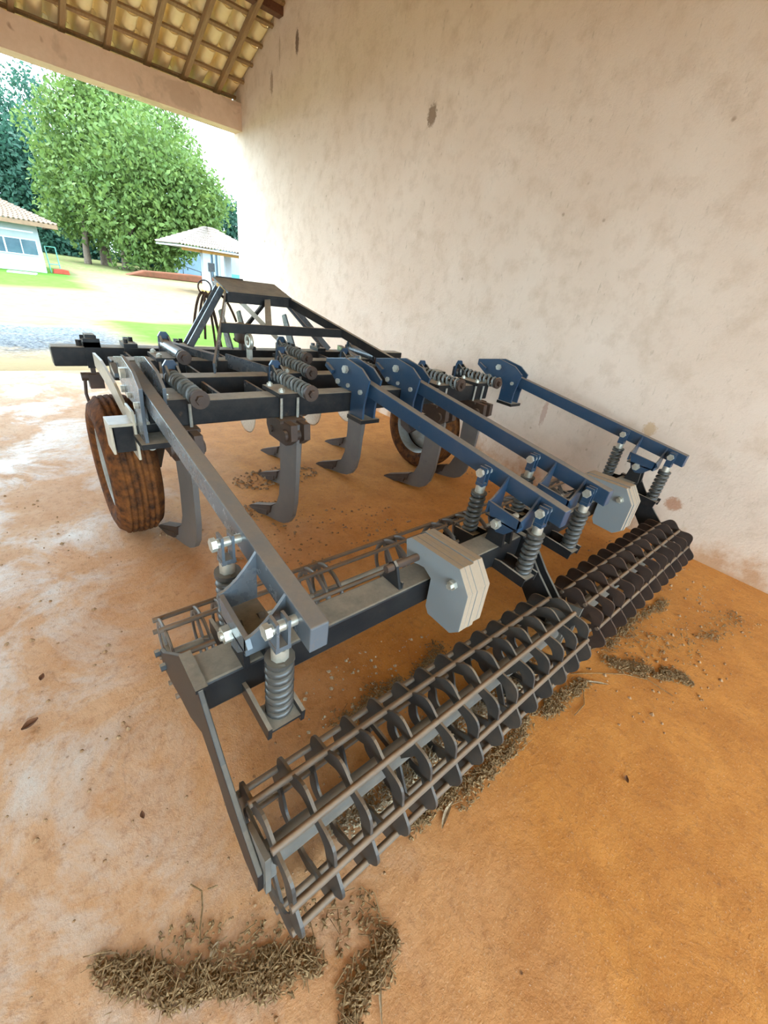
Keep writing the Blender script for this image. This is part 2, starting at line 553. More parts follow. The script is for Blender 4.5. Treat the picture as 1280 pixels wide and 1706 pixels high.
for j in range(22):
    t = -0.42 + bs * j
    y = 9.0 - t * ca - 0.085 * sa * -1
    z = rz(9.0) + t * sa + 0.085 * ca
    o = obj('batten', bat, None, roof, (0, y, z))
    o.rotation_euler = (-ang, 0, 0)
# clay tiles: a channel that hangs down beside a narrow cover
def tile_mesh(length, rows_taper=True):
    mb = MB()
    W = 0.256
    sxx = 1.07
    prof = []
    for i in range(9):                    # channel
        a = PI * i / 8
        prof.append((0.005 + 0.0855 * (1 - math.cos(a)), -0.078 * math.sin(a)))
    for i in range(1, 6):                 # cover
        a = PI * i / 5
        prof.append((0.176 + 0.04 * (1 - math.cos(a)), 0.085 * math.sin(a)))
    n = len(prof)
    th = 0.014
    def ring(y, z0, sx):
        low = [((p[0] - W / 2) * sx, y, p[1] + z0) for p in prof]
        hi = [((p[0] - W / 2) * sx, y, p[1] + z0 + th) for p in prof]
        return low + hi[::-1]
    v = ring(0, 0.034, sxx) + ring(length, 0.0, sxx * 0.985)
    m = 2 * n
    f = [(i, (i + 1) % m, (i + 1) % m + m, i + m) for i in range(m)]
    mb.add(v, f, True)
    for b in (0, m):
        mb.add([v[b + i] for i in range(m)], [(i, i + 1, m - 2 - i, m - 1 - i) for i in range(n - 1)])
    return mesh('roof_tile', mb, M['tile'])
tm = tile_mesh(0.43)
tiles_far = []
R3 = Matrix.Rotation(PI, 4, 'Z') @ Matrix.Rotation(ang, 4, 'X')
base = Vector((0, 9.0, 3.95))
offn = 0.085 + 0.03 + 0.062
bm_far = MB()
for j in range(22):
    t = -0.56 + bs * j
    for i in range(51):
        x = WX - 0.13 - 0.256 * i
        w = base + Vector((x, -t * ca + offn * sa, t * sa + offn * ca))
        near = j < 13 and i < 20
        tilt = rnd.uniform(-0.012, 0.012)
        if near:
            o = obj('roof_tile', tm, None, roof, w)
            o.matrix_basis = Matrix.Translation(o.location) @ R3 @ Matrix.Rotation(tilt, 4, 'Z')
        else:
            T = Matrix.Translation(w - base) @ R3
            bm_far.add([T @ v.co for v in tm.vertices], [tuple(p.vertices) for p in tm.polygons], True)
# the other slope, behind the camera
for j in range(22):
    for i in range(51):
        x = WX - 0.13 - 0.256 * i
        t = -0.56 + bs * j
        T = Matrix.Translation((x, -14.0 + t * ca - offn * sa, t * sa + offn * ca)) @ Matrix.Rotation(ang, 4, 'X')
        bm_far.add([T @ v.co for v in tm.vertices], [tuple(p.vertices) for p in tm.polygons], True)
bm_far.box(XE, WX, -7.25, -6.75, 2.98, 3.08)
o = obj('roof_tiles', bm_far, M['tile'], roof, base)
o['kind'] = 'stuff'
obj('purlin', MB().box(XE, WX, 0, 0.13, 0, 0.2), M['purlin'], roof, (0, 7.39, 4.60), 0.006)
obj('purlin', MB().box(XE, WX, 0, 0.13, 0, 0.2), M['purlin'], roof, (0, 3.6, 6.11 + 0.0), 0.006)

# ================================================================== MACHINE
root = thing('chisel_plough', 'navy and black chisel plough with spring tines, rear rollers and grey weights', 'farm implement', (1.78, 2.4, 0))

XA = {'a': 0.40, 'b': 1.68, 'c': 2.13, 'd': 3.40}       # left faces of the four roller arms
BT, BB = 0.95, 0.82                                     # toolbar top and bottom
BY = [2.22, 2.72, 3.22, 3.66]                           # rear faces of the toolbars
TB = 0.13

# ---- toolbars
for k, (y, x0, x1) in enumerate(zip(BY, (0.43, 0.46, 0.46, 0.185), (3.20, 3.16, 3.16, 3.42))):
    tb = obj('toolbar', MB().box(x0 - 1.78, x1 - 1.78, 0, TB, BB, BT), M['black'], root, (1.78, y, 0), 0.008)
# ---- longitudinal members between the toolbars
for x, a, b, h in ((0.86, 0, 1, 0.10), (1.14, 0, 1, 0.10), (2.62, 0, 1, 0.10), (0.92, 1, 2, 0.10), (2.68, 1, 2, 0.1),
                   (0.62, 2, 3, 0.10), (1.3, 2, 3, 0.10), (2.3, 2, 3, 0.10), (2.95, 2, 3, 0.10)):
    obj('frame_plate', MB().box(-0.008, 0.008, 0, BY[b] - BY[a] - TB, BB + 0.005, BB + 0.005 + h), M['navyskylit'], root, (x, BY[a] + TB, 0))
# long slanting braces on top, from the front bar back to the second
for x0, x1 in ((1.22, 1.36), (2.4, 2.22)):
    obj('brace', MB().bar((x0 - x0, 0, 0.015), (x1 - x0, -0.50, 0.015), 0.014, 0.10), M['navyskylit'], root, (x0, 3.25, 0.93))
for x0, x1 in ((0.92, 1.12), (2.6, 2.42)):
    obj('brace', MB().bar((0, 0, 0), (x1 - x0, -0.55, 0), 0.05, 0.05), M['navyskylit'], root, (x0, 3.74, 0.975))

# ---- tine units
shank_poly = [(0.075, 0.80), (0.060, 0.45), (0.072, 0.25), (0.105, 0.165), (0.17, 0.11), (0.30, 0.05), (0.36, 0.015), (0.34, 0.0), (0.20, 0.012), (0.09, 0.025), (0.02, 0.042), (-0.035, 0.075), (-0.075, 0.14), (-0.098, 0.25), (-0.105, 0.45), (-0.105, 0.80)]
m_shank = mesh('shank', MB().prism(shank_poly, -0.016, 0.016), M['shank'])
mb = MB()
mb.prism([(0.15, 0.135), (0.40, 0.03), (0.44, 0.0), (0.30, 0.0), (0.17, 0.06)], -0.03, 0.03)
mb.prism([(0.19, 0.075), (0.43, 0.0), (0.30, -0.0), (0.20, 0.03)], -0.034, 0.034)
m_point = mesh('share_point', mb, M['rust'])
mb = MB()                                   # the cast pivot block below the toolbar
mb.prism([(-0.15, 0.815), (0.17, 0.815), (0.17, 0.73), (0.13, 0.67), (-0.09, 0.67), (-0.16, 0.72)], -0.065, -0.022)
mb.prism([(-0.15, 0.815), (0.17, 0.815), (0.17, 0.73), (0.13, 0.67), (-0.09, 0.67), (-0.16, 0.72)], 0.022, 0.065)
mb.cyl((-0.085, -0.09, 0.735), (0.085, -0.09, 0.735), 0.035, 12)
mb.cyl((-0.075, 0.1, 0.72), (0.075, 0.1, 0.72), 0.022, 10)
mb.box(-0.085, 0.085, -0.06, 0.17, 0.80, 0.818)
m_clamp = mesh('pivot_clamp', mb, M['rust'])
mb = MB()                                   # plate on top of the toolbar, cheeks up to the spring
mb.box(-0.085, 0.085, -0.05, 0.18, 0.951, 0.975)
mb.prism([(0.16, 0.95), (0.36, 0.95), (0.36, 1.03), (0.30, 1.065), (0.2, 1.0)], 0.035, 0.047)
mb.prism([(0.16, 0.95), (0.36, 0.95), (0.36, 1.03), (0.30, 1.065), (0.2, 1.0)], 0.093, 0.105)
m_top = mesh('clamp_plate', mb, M['black'])
mb = MB()
mb.prism([(0.03, 0.945), (0.11, 0.945), (0.11, 1.06), (0.09, 1.09), (0.05, 1.09), (0.03, 1.06)], 0.315, 0.332, 'y')
m_lug = mesh('spring_lug', mb, M['navy'])
m_ubolt = mesh('u_bolt', MB().tube([(0, -0.012, 1.0), (0, -0.012, 0.80), (0, -0.004, 0.788), (0, 0.134, 0.788), (0, 0.142, 0.80), (0, 0.142, 1.0)], 0.009, 8), M['zinc'])
mb = MB()
for sx in (-0.055, 0.055):
    for y in (-0.012, 0.142):
        mb.hexbolt((sx, y, 0.975), (0, 0, 1), 0.018, 0.018)
m_nut = mesh('clamp_nut', mb, M['zinc'])
mb = MB()
mb.helix((0.07, 0.30, 1.0), (0.07, -0.125, 0.995), 0.037, 0.0100, 9.5, 14, 6)
m_spring = mesh('coil_spring', mb, M['spring'])
mb = MB()
mb.cyl((0.07, 0.34, 1.0), (0.07, -0.17, 0.995), 0.016, 8)
mb.cyl((0.07, -0.125, 0.995), (0.07, -0.145, 0.995), 0.047, 16)
mb.cyl((0.07, 0.31, 1.0), (0.07, 0.29, 1.0), 0.044, 16)
mb.hexbolt((0.07, -0.145, 0.995), (0, -1, 0), 0.024, 0.022)
m_rod = mesh('spring_rod', mb, M['rust'])
mb = MB()
mb.cyl((0.07, 0.31, 1.0), (0.07, -0.10, 1.0), 0.042, 16)
m_sleeve = mesh('spring_sleeve', mb, M['navyskylit'])
TINES = [(0.57, 0, 1), (1.20, 0, 1), (2.56, 0, 1), (3.05, 0, 1), (1.50, 1, 1), (2.10, 1, 1), (1.76, 2, 1), (2.52, 2, 0), (0.80, 2, 2)]
for (x, b, full) in TINES:
    y = BY[b]
    at = (x, y, 0)
    t = obj('clamp_plate', m_top, None, root, at)
    for sx in (-0.055, 0.055):
        obj('u_bolt', m_ubolt, None, t, (x + sx, y, 0))
    obj('clamp_nut', m_nut, None, t, at)
    obj('spring_lug', m_lug, None, t, at)
    obj('spring_rod', m_rod, None, t, at)
    if full == 1:
        obj('coil_spring', m_spring, None, t, at)
    else:
        obj('spring_sleeve', m_sleeve, None, t, at)
    if full < 2:
        s = obj('shank', m_shank, None, root, at)
        p1 = obj('share_point', m_point, None, s, at)
        p2 = obj('pivot_clamp', m_clamp, None, t, at)
        s.rotation_euler = (0, 0, math.radians(9))

# ---- roller arms and the brackets that clamp them to the rear toolbar
def arm_top(y): return 0.844 + 0.139 * (y - 0.612)
for key, x in XA.items():
    mat = M['navyskylit'] if key == 'a' else M['navy']
    w = 0.055
    mb = MB()
    y1 = 2.46
    mb.prism([(0.612, arm_top(0.612) - 0.085), (y1, arm_top(y1) - 0.085), (y1, arm_top(y1)), (0.612, arm_top(0.612))], 0, w)
    a = obj('roller_arm', mb, mat, root, (x, 0, 0), 0.004)
    plate = [(2.53, 1.11), (2.30, 1.155), (2.12, 1.125), (2.03, 1.07), (2.06, 0.90), (2.06, 0.80), (2.205, 0.80), (2.205, 0.958), (2.36, 0.958), (2.40, 0.985), (2.53, 1.06)]
    for k, dx in enumerate((-0.028, w + 0.012)):
        obj('arm_bracket', MB().prism(plate, dx, dx + 0.016), mat, a, (x, 0, 0), 0.003)
    mb = MB()
    dx = -0.028
    mb.hexbolt((dx, 2.28, 1.085), (-1, 0, 0), 0.026, 0.022)
    mb.hexbolt((dx, 2.36, 0.99), (-1, 0, 0), 0.018, 0.016)
    mb.hexbolt((dx, 2.24, 0.99), (-1, 0, 0), 0.014, 0.014)
    mb.hexbolt((dx, 2.10, 0.98), (-1, 0, 0), 0.016, 0.016)
    obj('bracket_bolt', mb, M['zinc'], a, (x, 0, 0))
    mb = MB()
    obj('bracket_stop', MB().bar((dx - 0.008, 2.50, 1.075), (dx - 0.008, 2.42, 1.04), 0.03, 0.025), mat, a, (x, 0, 0))
    mb.box(-0.05, w + 0.05, 2.04, 2.2, 0.785, 0.81)
    obj('clamp_bar', mb, M['black'], a, (x, 0, 0))
    # pivot cheek, two cross gussets and the dusty web between them
    ox = -0.115
    chk = [(0.925, 0.775), (0.74, 0.757), (0.725, 0.735), (0.80, 0.655), (0.845, 0.645), (0.885, 0.67)]
    obj('pivot_cheek', MB().prism(chk, ox, ox + 0.014), mat, a, (x, 0, 0))
    for gy, top in ((0.925, arm_top(0.925) - 0.004), (0.745, arm_top(0.745) - 0.004)):
        zl = 0.775 if gy > 0.8 else 0.757
        g = [(0.0, top)]
        for q in range(1, 7):
            s = q / 6
            g.append((ox * s, zl + (top - zl) * (1 - s) ** 1.6))
        g += [(ox, zl - 0.06), (0.0, zl - 0.06)]
        obj('gusset', MB().prism(g, gy - 0.005, gy + 0.005, 'y'), mat, a, (x, 0, 0))
    obj('gusset_web', MB().box(ox, 0, 0.745, 0.925, 0.700, 0.708), M['blackdusty'], a, (x, 0, 0))
    mb = MB()
    mb.hexbolt((ox, 0.85, 0.69), (-1, 0, 0), 0.026, 0.022)
    mb.cyl((ox - 0.03, 0.85, 0.69), (0.05, 0.85, 0.69), 0.014, 10)
    obj('pivot_bolt', mb, M['zinc'], a, (x, 0, 0))
    mb = MB()
    mb.prism([(0.80, 0.572), (0.90, 0.572), (0.885, 0.69), (0.85, 0.72), (0.815, 0.69)], ox + 0.018, ox + 0.036)
    mb.prism([(0.80, 0.572), (0.90, 0.572), (0.885, 0.69), (0.85, 0.72), (0.815, 0.69)], -0.03, -0.012)
    obj('pivot_lug', mb, M['blackdusty'], a, (x, 0, 0))
    # two sprung rods, behind and before the roller beam
    for yy, zt, zs in ((0.685, arm_top(0.685) - 0.035, 0.475), (1.035, arm_top(1.035) - 0.035, 0.52)):
        rx = -0.045
        mb = MB()
        mb.bar((rx - 0.016, yy, zt + 0.028), (rx - 0.016, yy, zt - 0.065), 0.008, 0.042, (0, 1, 0))
        mb.bar((rx + 0.016, yy, zt + 0.028), (rx + 0.016, yy, zt - 0.065), 0.008, 0.042, (0, 1, 0))
        mb.box(rx - 0.022, rx + 0.022, yy - 0.021, yy + 0.021, zt - 0.072, zt - 0.055)
        obj('clevis', mb, mat, a, (x, 0, 0))
        mb = MB()
        mb.cyl((rx - 0.04, yy, zt), (0.003, yy, zt), 0.015, 10)
        mb.hexbolt((rx - 0.045, yy, zt), (1, 0, 0), 0.022, 0.016)
        obj('clevis_pin', mb, M['zinc'], a, (x, 0, 0))
        mb = MB()
        mb.tube([(rx, yy, zt - 0.07), (rx, yy, zt - 0.115)], 0.025, 8)
        mb.cyl((rx, yy, zt - 0.07), (rx, yy, zs - 0.01), 0.013, 8)
        obj('spring_nut', mb, M['zinc'], a, (x, 0, 0))
        mb = MB()
        mb.helix((rx, yy, zt - 0.118), (rx, yy, zs + 0.012), 0.0295, 0.0115, (zt - 0.130 - zs) / 0.0285, 14, 8)
        mb.cyl((rx, yy, zt - 0.11), (rx, yy, zt - 0.118), 0.041, 14)
        obj('coil_spring', mb, M['springdark'], a, (x, 0, 0))
        # seat bracket below the spring
        mb = MB()
        s = 1 if yy > 0.9 else -1
        yb = 0.935 if s > 0 else 0.815
        mb.box(rx - 0.05, rx + 0.05, yy - 0.045, yy + 0.045, zs - 0.008, zs)
        for e in (rx - 0.058, rx + 0.046):
            mb.prism([(yb, 0.50), (yb, 0.45), (yy + s * 0.045, zs - 0.03), (yy + s * 0.05, zs + 0.02), (yb + s * 0.03, zs + 0.03)], e, e + 0.012)
        obj('spring_seat', mb, M['black'], a, (x, 0, 0))

# ---- roller beams with their end plates
AX, AZ = 0.485, 0.195            # rear roller axle
FX, FZ, FR = 1.30, 0.212, 0.155  # front roller axle, radius
end_poly = [(1.33, 0.24), (1.27, 0.277), (1.12, 0.415), (0.955, 0.563), (0.945, 0.574), (0.80, 0.574), (0.775, 0.545), (0.66, 0.42), (0.53, 0.305), (0.44, 0.24), (0.44, 0.15), (0.53, 0.15), (0.645, 0.205), (0.74, 0.31), (0.82, 0.36), (0.95, 0.275), (1.06, 0.245), (1.20, 0.185), (1.28, 0.165), (1.33, 0.185)]
for (x0, x1, rx0, rx1, rmat, nr) in ((0.186, 1.79, 0.215, 1.75, 'ring', 14), (1.87, 3.385, 1.895, 3.345, 'ringrust', 12)):
    bm_ = obj('roller_beam', MB().box(0, x1 - x0, 0.815, 0.935, 0.45, 0.57), M['blackdusty'], root, (x0, 0, 0), 0.008)
    for xp in (x0 - 0.016, x1):
        obj('end_plate', MB().prism(end_poly, 0, 0.016), M['blackdusty'], bm_, (xp, 0, 0), 0.003)
    for xp, sgn in ((x0, 1), (x1, -1)):
        mb = MB()
        mb.prism([(AX - 0.055, 0.13), (AX + 0.055, 0.13), (AX + 0.06, 0.30), (AX - 0.055, 0.33)], sgn * 0.001, sgn * 0.016)
        mb.cyl((sgn * 0.0, AX, AZ), (sgn * 0.035, AX, AZ), 0.05, 16)
        obj('bearing', mb, M['greypipe'], bm_, (xp, 0, 0))
        mb = MB()
        for (by, bz) in ((FX + 0.04, FZ), (FX - 0.04, FZ)):
            mb.hexbolt((-sgn * 0.016, by, bz), (-sgn, 0, 0), 0.016, 0.018)
        mb.prism([(FX - 0.07, FZ - 0.045), (FX + 0.07, FZ - 0.045), (FX + 0.07, FZ + 0.045), (FX - 0.07, FZ + 0.045)], sgn * 0.001, sgn * 0.02)
        obj('front_bearing', mb, M['black'], bm_, (xp, 0, 0))
        mb = MB()
        mb.bar((0, 0.80, 0.571), (0, 0.95, 0.571), 0.034, 0.014)
        obj('end_cap', mb, M['blackdusty'], bm_, (xp - sgn * 0.004, 0, 0))
    # rear roller: axle pipe, scalloped rings, eight bars in the valleys
    axle = obj('rear_roller', MB().cyl((0, AX, AZ), (rx1 - rx0 + 0.03, AX, AZ), 0.036, 16), M['greypipe'], root, (rx0 - 0.015, 0, 0))
    NB = 8
    lamp, rb, rr_ = (0.0125, 0.174, 0.011) if rmat == 'ring' else (0.0185, 0.163, 0.010)
    ph = math.radians(19)
    mb = MB()
    nn = 96
    v = []
    for ri, xx in ((0, -0.0045), (1, -0.0045), (1, 0.0045), (0, 0.0045)):
        for k in range(nn):
            th = 2 * PI * k / nn
            lob = math.cos(NB * (th - ph))             # -1 at valleys half a step off
            ro = 0.191 - lamp * lob
            ri_ = 0.140 - 0.4 * lamp * lob
            rr = ri_ if ri == 0 else ro
            v.append((xx, rr * math.cos(th), rr * math.sin(th)))
    f = []
    for a_ in range(4):
        b_ = (a_ + 1) % 4
        for k in range(nn):
            f.append((a_ * nn + k, a_ * nn + (k + 1) % nn, b_ * nn + (k + 1) % nn, b_ * nn + k))
    mb.add(v, f)
    m_ring = mesh('roller_ring', mb, M[rmat])
    for k in range(nr):
        xx = rx0 + (rx1 - rx0) * k / (nr - 1)
        o = obj('roller_ring', m_ring, None, axle, (xx, AX, AZ))
    mb = MB()
    m_spoke = None
    for k in range(3):
        th = 2 * PI * k / 3
        mb.bar((0, 0.03 * math.cos(th), 0.03 * math.sin(th)), (0, 0.145 * math.cos(th), 0.145 * math.sin(th)), 0.03, 0.008, (1, 0, 0))
    m_spoke = mesh('ring_spoke', mb, M[rmat])
    for k in (0, nr // 3, 2 * nr // 3, nr - 1):
        obj('ring_spoke', m_spoke, None, axle, (rx0 + (rx1 - rx0) * k / (nr - 1) + 0.006, AX, AZ))
    m_bar = mesh('roller_bar', MB().cyl((-0.012, 0, 0), (rx1 - rx0 + 0.012, 0, 0), rr_, 8), M['bar'])
    for k in range(NB):
        th = ph + 2 * PI * k / NB
        obj('roller_bar', m_bar, None, axle, (rx0, AX + rb * math.cos(th), AZ + rb * math.sin(th)))
    # front cage roller: plain bars on a few hoops
    fx0, fx1 = rx0 - 0.02, rx1 + 0.02
    cage = obj('front_roller', MB().cyl((0, FX, FZ), (fx1 - fx0, FX, FZ), 0.025, 12), M['black'], root, (fx0, 0, 0))
    m_fb = mesh('cage_bar', MB().cyl((-0.02, 0, 0), (fx1 - fx0 + 0.02, 0, 0), 0.0105, 8), M['bar'])
    for k in range(8):
        th = math.radians(47 + 45 * k)
        obj('cage_bar', m_fb, None, cage, (fx0, FX + FR * math.cos(th), FZ + FR * math.sin(th)))
    mb = MB()
    mb.lathe([(-0.004, FR - 0.022), (0.004, FR - 0.022), (0.004, FR + 0.004), (-0.004, FR + 0.004)], 'x', 40, closed=True)
    for k in range(4):
        th = math.radians(47 + 90 * k)
        mb.bar((0, 0.02 * math.cos(th), 0.02 * math.sin(th)), (0, (FR - 0.01) * math.cos(th), (FR - 0.01) * math.sin(th)), 0.03, 0.008, (1, 0, 0))
    m_hoop = mesh('cage_hoop', mb, M['shank'])
    for s_ in (0.0, 0.085, 0.14, 0.42, 0.47, 0.75, 0.80, 1.0):
        obj('cage_hoop', m_hoop, None, cage, (fx0 + (fx1 - fx0) * s_, FX, FZ))

# ---- ballast weights: five plates hooked over a rod on each roller beam
wp = [(0.962, 0.693), (0.938, 0.715), (0.675, 0.726), (0.610, 0.642), (0.605, 0.465), (0.645, 0.426), (0.77, 0.430), (0.79, 0.46), (0.795, 0.60), (0.84, 0.625), (0.87, 0.62), (0.94, 0.60)]
for xw, nst in ((1.075, 5), (2.63, 5)):
    rod = obj('weight_rod', MB().cyl((-0.17, 0.885, 0.648), (0.19, 0.885, 0.648), 0.016, 10), M['rust'], root, (xw, 0, 0))
    mb = MB()
    mb.prism([(0.83, 0.571), (0.935, 0.571), (0.905, 0.66), (0.885, 0.675), (0.865, 0.66)], -0.135, -0.123)
    mb.box(-0.123, -0.115, 0.83, 0.84, 0.571, 0.60)
    obj('rod_stand', mb, M['black'], rod, (xw, 0, 0))
    wt = None
    for k in range(nst):
        d = rnd.uniform(-0.004, 0.004)
        poly = [(a + d, b + d * 0.5) for a, b in wp]
        o = obj('weight_plate', MB().prism(poly, 0, 0.0272), M['weight'], root if k == 0 else wt, (xw + 0.028 * k, 0, 0), 0.0018)
        if k == 0: wt = o
    mb = MB()
    mb.hexbolt((0, 0.682, 0.648), (-1, 0, 0), 0.021, 0.016)
    mb.hexbolt((-0.016, 0.682, 0.648), (-1, 0, 0), 0.013, 0.014)
    mb.hexbolt((0.0265, 0.682, 0.648), (1, 0, 0), 0.02, 0.13)
    obj('weight_bolt', mb, M['zinc'], wt, (xw, 0, 0))

# ---- depth wheels
TR, TW = 0.425, 0.125
def wheel(x, side):
    cz = TR
    at = (x, 2.74, cz)
    pr = [(-0.09, 0.265), (-0.118, 0.29), (-0.128, 0.335), (-0.114, 0.38), (-0.085, 0.405)]
    gv = []
    for a in (-0.06, -0.03, 0.0, 0.03, 0.06):
        gv += [(a - 0.008, 0.424 - abs(a) * 0.08), (a - 0.004, 0.411), (a + 0.004, 0.411), (a + 0.008, 0.424 - abs(a) * 0.08)]
    full = pr + [(-0.078, 0.416)] + gv + [(0.078, 0.416)] + [(-a, r) for a, r in pr[::-1]]
    mb = MB()
    mb.lathe(full, 'x', 64)
    t = obj('wheel', mb, M['tyre'], root, at)
    mb = MB()
    s = -side
    mb.lathe([(s * 0.098, 0.275), (s * 0.09, 0.255), (s * 0.02, 0.24), (s * -0.005, 0.16), (s * 0.01, 0.10), (s * 0.02, 0.06), (s * 0.02, 0.0)], 'x', 40)
    mb.lathe([(-s * 0.098, 0.275), (-s * 0.09, 0.255), (s * 0.0, 0.24)], 'x', 40)
    obj('rim', mb, M['rim'], t, at)
    mb = MB()
    mb.cyl((s * 0.01, 0, 0), (s * 0.085, 0, 0), 0.045, 16)
    for k in range(5):
        a = 2 * PI * k / 5
        mb.hexbolt((s * 0.012, 0.085 * math.cos(a), 0.085 * math.sin(a)), (s, 0, 0), 0.014, 0.02)
    obj('hub', mb, M['rim'], t, at)
    # axle arm on the inner side
    ix = side * 0.17
    mb = MB()
    mb.bar((ix, 0.0, 0), (ix, -0.36, 0.42), 0.045, 0.10)
    mb.cyl((0, 0, 0), (ix, 0, 0), 0.03, 12)
    obj('axle_arm', mb, M['black'], t, at)
    return t
WL = wheel(0.362, 1)
WR = wheel(2.99, -1)
# left wheel: pale adjusting plates and the box bracket above the tyre
mb = MB()
mb.prism([(3.20, 1.0), (2.95, 1.005), (2.62, 0.955), (2.35, 0.86), (2.33, 0.82), (2.45, 0.80), (2.72, 0.86), (3.0, 0.90), (3.20, 0.92)], 0.0, 0.014)
obj('wheel_plate', mb, M['cream'], root, (0.365, 0, 0))
mb = MB()
mb.prism([(3.15, 1.0), (2.6, 1.0), (2.38, 0.97), (2.3, 0.86), (2.42, 0.84), (2.7, 0.90), (3.15, 0.93)], 0.0, 0.014)
obj('wheel_plate', mb, M['navyskylit'], root, (0.505, 0, 0))
mb = MB()
mb.box(-0.10, 0.075, 0, 0.14, 0.085, 0.10)
mb.box(-0.10, -0.088, 0, 0.14, -0.05, 0.085)
mb.box(0.0, 0.012, -0.01, 0.14, -0.09, 0.16)
obj('wheel_bracket', mb, M['cream'], root, (0.355, 2.20, 0.765), 0.003)
mb = MB()
mb.box(-0.09, 0.16, 0.012, 0.13, -0.055, 0.078)
obj('bracket_box', mb, M['black'], root, (0.362, 2.205, 0.77), 0.004)
mb = MB()
mb.cyl((0.06, 0.0, -0.005), (0.06, -0.014, -0.005), 0.021, 16)
mb.hexbolt((0.02, 0.0, 0.06), (0, -1, 0), 0.012, 0.02)
obj('bracket_bolt', mb, M['zinc'], root, (0.362, 2.203, 0.745))
# right wheel: fork beam
mb = MB()
mb.prism([(2.45, 0.86), (3.0, 0.80), (2.86, 0.40), (2.74, 0.36), (2.66, 0.42), (2.70, 0.66), (2.45, 0.74)], -0.02, 0.02)
obj('wheel_fork', mb, M['rust'], root, (2.82, 0, 0))

# ---- left end of the front bar: sliding clamp and hanging lever
mb = MB()
mb.box(0, 0.10, -0.012, 0.0, BB - 0.01, BT + 0.06)
mb.box(0, 0.10, -0.012, TB + 0.012, BT + 0.001, BT + 0.035)
mb.box(0, 0.10, TB, TB + 0.012, BB - 0.01, BT + 0.06)
mb.box(0.02, 0.08, 0.02, 0.11, BT + 0.035, BT + 0.08)
mb.hexbolt((-0.02, 0.06, BT), (0, 0, 1), 0.02, 0.04)
cl = obj('sliding_clamp', mb, M['black'], root, (0.375, BY[3], 0))
mb = MB()
mb.cyl((-0.05, 0.04, 0.74), (0.10, 0.04, 0.74), 0.03, 10)
mb.box(-0.01, 0.08, 0.0, 0.08, 0.66, 0.76)
mb.tube([(-0.03, 0.03, 0.74), (-0.045, 0.02, 0.62), (-0.035, 0.01, 0.52), (-0.005, 0.0, 0.44)], 0.012, 6)
mb.bar((0.03, 0.04, 0.76), (0.03, 0.04, 0.82), 0.03, 0.03, (0, 1, 0))
obj('lever', mb, M['rust'], cl, (0.375, BY[3], 0))
# small clamps along the front bar
for x in (0.62, 0.98, 1.55, 2.0, 2.28, 2.75):
    mb = MB()
    mb.box(0, 0.09, -0.012, TB + 0.012, BT + 0.001, BT + 0.03)
    mb.box(0, 0.09, -0.012, 0, BB - 0.02, BT)
    mb.hexbolt((0.02, 0.02, BT + 0.03), (0, 0, 1), 0.016, 0.03)
    mb.hexbolt((0.07, 0.11, BT + 0.03), (0, 0, 1), 0.016, 0.03)
    cc = obj('coulter_clamp', mb, M['black'], root, (x, BY[3], 0))
    mb = MB()
    mb.bar((0.045, TB + 0.03, BT + 0.05), (0.045, TB + 0.03, 0.40), 0.03, 0.03, (0, 1, 0))
    mb.cyl((0.02, TB + 0.03, 0.36), (0.075, TB + 0.03, 0.36), 0.03, 12)
    obj('coulter_stem', mb, M['navyskylit'], cc, (x, BY[3], 0))
    mb = MB()
    mb.lathe([(0.056, 0.0), (0.054, 0.20), (0.0525, 0.215), (0.051, 0.20), (0.049, 0.0)], 'x', 36, (0, TB + 0.03, 0.36))
    obj('coulter_disc', mb, M['zinc'], cc, (x, BY[3], 0))

# ---- hitch mast
XL, XR, YM, ZM = 1.485, 2.075, 3.97, 1.335
mast = obj('hitch_mast', MB().box(XL, XR, -0.02, 0.02, ZM - 0.035, ZM + 0.035), M['black'], root, (0, YM - 0.1, 0))
mb = MB()
mb.prism([(YM - 0.15, ZM + 0.037), (YM + 0.20, ZM + 0.125), (YM + 0.20, ZM + 0.135), (YM - 0.15, ZM + 0.05)], XL, XR)
obj('mast_plate', mb, M['blackdusty'], mast, (0, 0, 0))
mb = MB()
mb.box(XL + 0.03, XL + 0.28, YM + 0.20, YM + 0.25, ZM + 0.10, ZM + 0.145)
obj('mast_head', mb, M['black'], mast, (0, 0, 0))
for xa, xb in ((XL, 0.97), (XR, 2.62)):
    sg = 1 if xb > xa else -1
    obj('mast_stay', MB().bar((xa, YM - 0.09, ZM + 0.015), (xb, 2.80, 0.985), 0.014 if sg < 0 else 0.05, 0.07), M['navyskylit'] if sg < 0 else M['black'], mast, (0, 0, 0))
    for off in (0, 0.10):
        obj('mast_leg', MB().bar((xa, YM + 0.10 - off, ZM + 0.06), (xa + sg * 0.38, BY[3] + 0.16 - off, BT + 0.01), 0.05, 0.016, (0, 1, 0)), M['navyskylit'], mast, (0, 0, 0))
# cross bar half way down the stays, post between
def lerp(a, b, t): return tuple(a[i] + (b[i] - a[i]) * t for i in range(3))
pl = lerp((XL, YM - 0.09, ZM), (0.97, 2.80, 0.985), 0.49)
pr_ = lerp((XR, YM - 0.09, ZM), (2.62, 2.80, 0.985), 0.49)
obj('cross_bar', MB().bar(pl, pr_, 0.04, 0.068), M['black'], mast, (0, 0, 0))
pm = lerp(pl, pr_, 0.42)
obj('mast_post', MB().bar((1.86, YM - 0.1, ZM), (1.62, pm[1], pm[2]), 0.05, 0.05), M['black'], mast, (0, 0, 0))
for x in (1.44, 1.60, 2.05):
    mb = MB()
    mb.prism([(BY[3] + 0.02, BT), (BY[3] + 0.16, BT), (BY[3] + 0.30, 1.22), (BY[3] + 0.24, 1.24)], 0, 0.016)
    obj('hitch_plate', mb, M['navyskylit'], mast, (x, 0, 0))
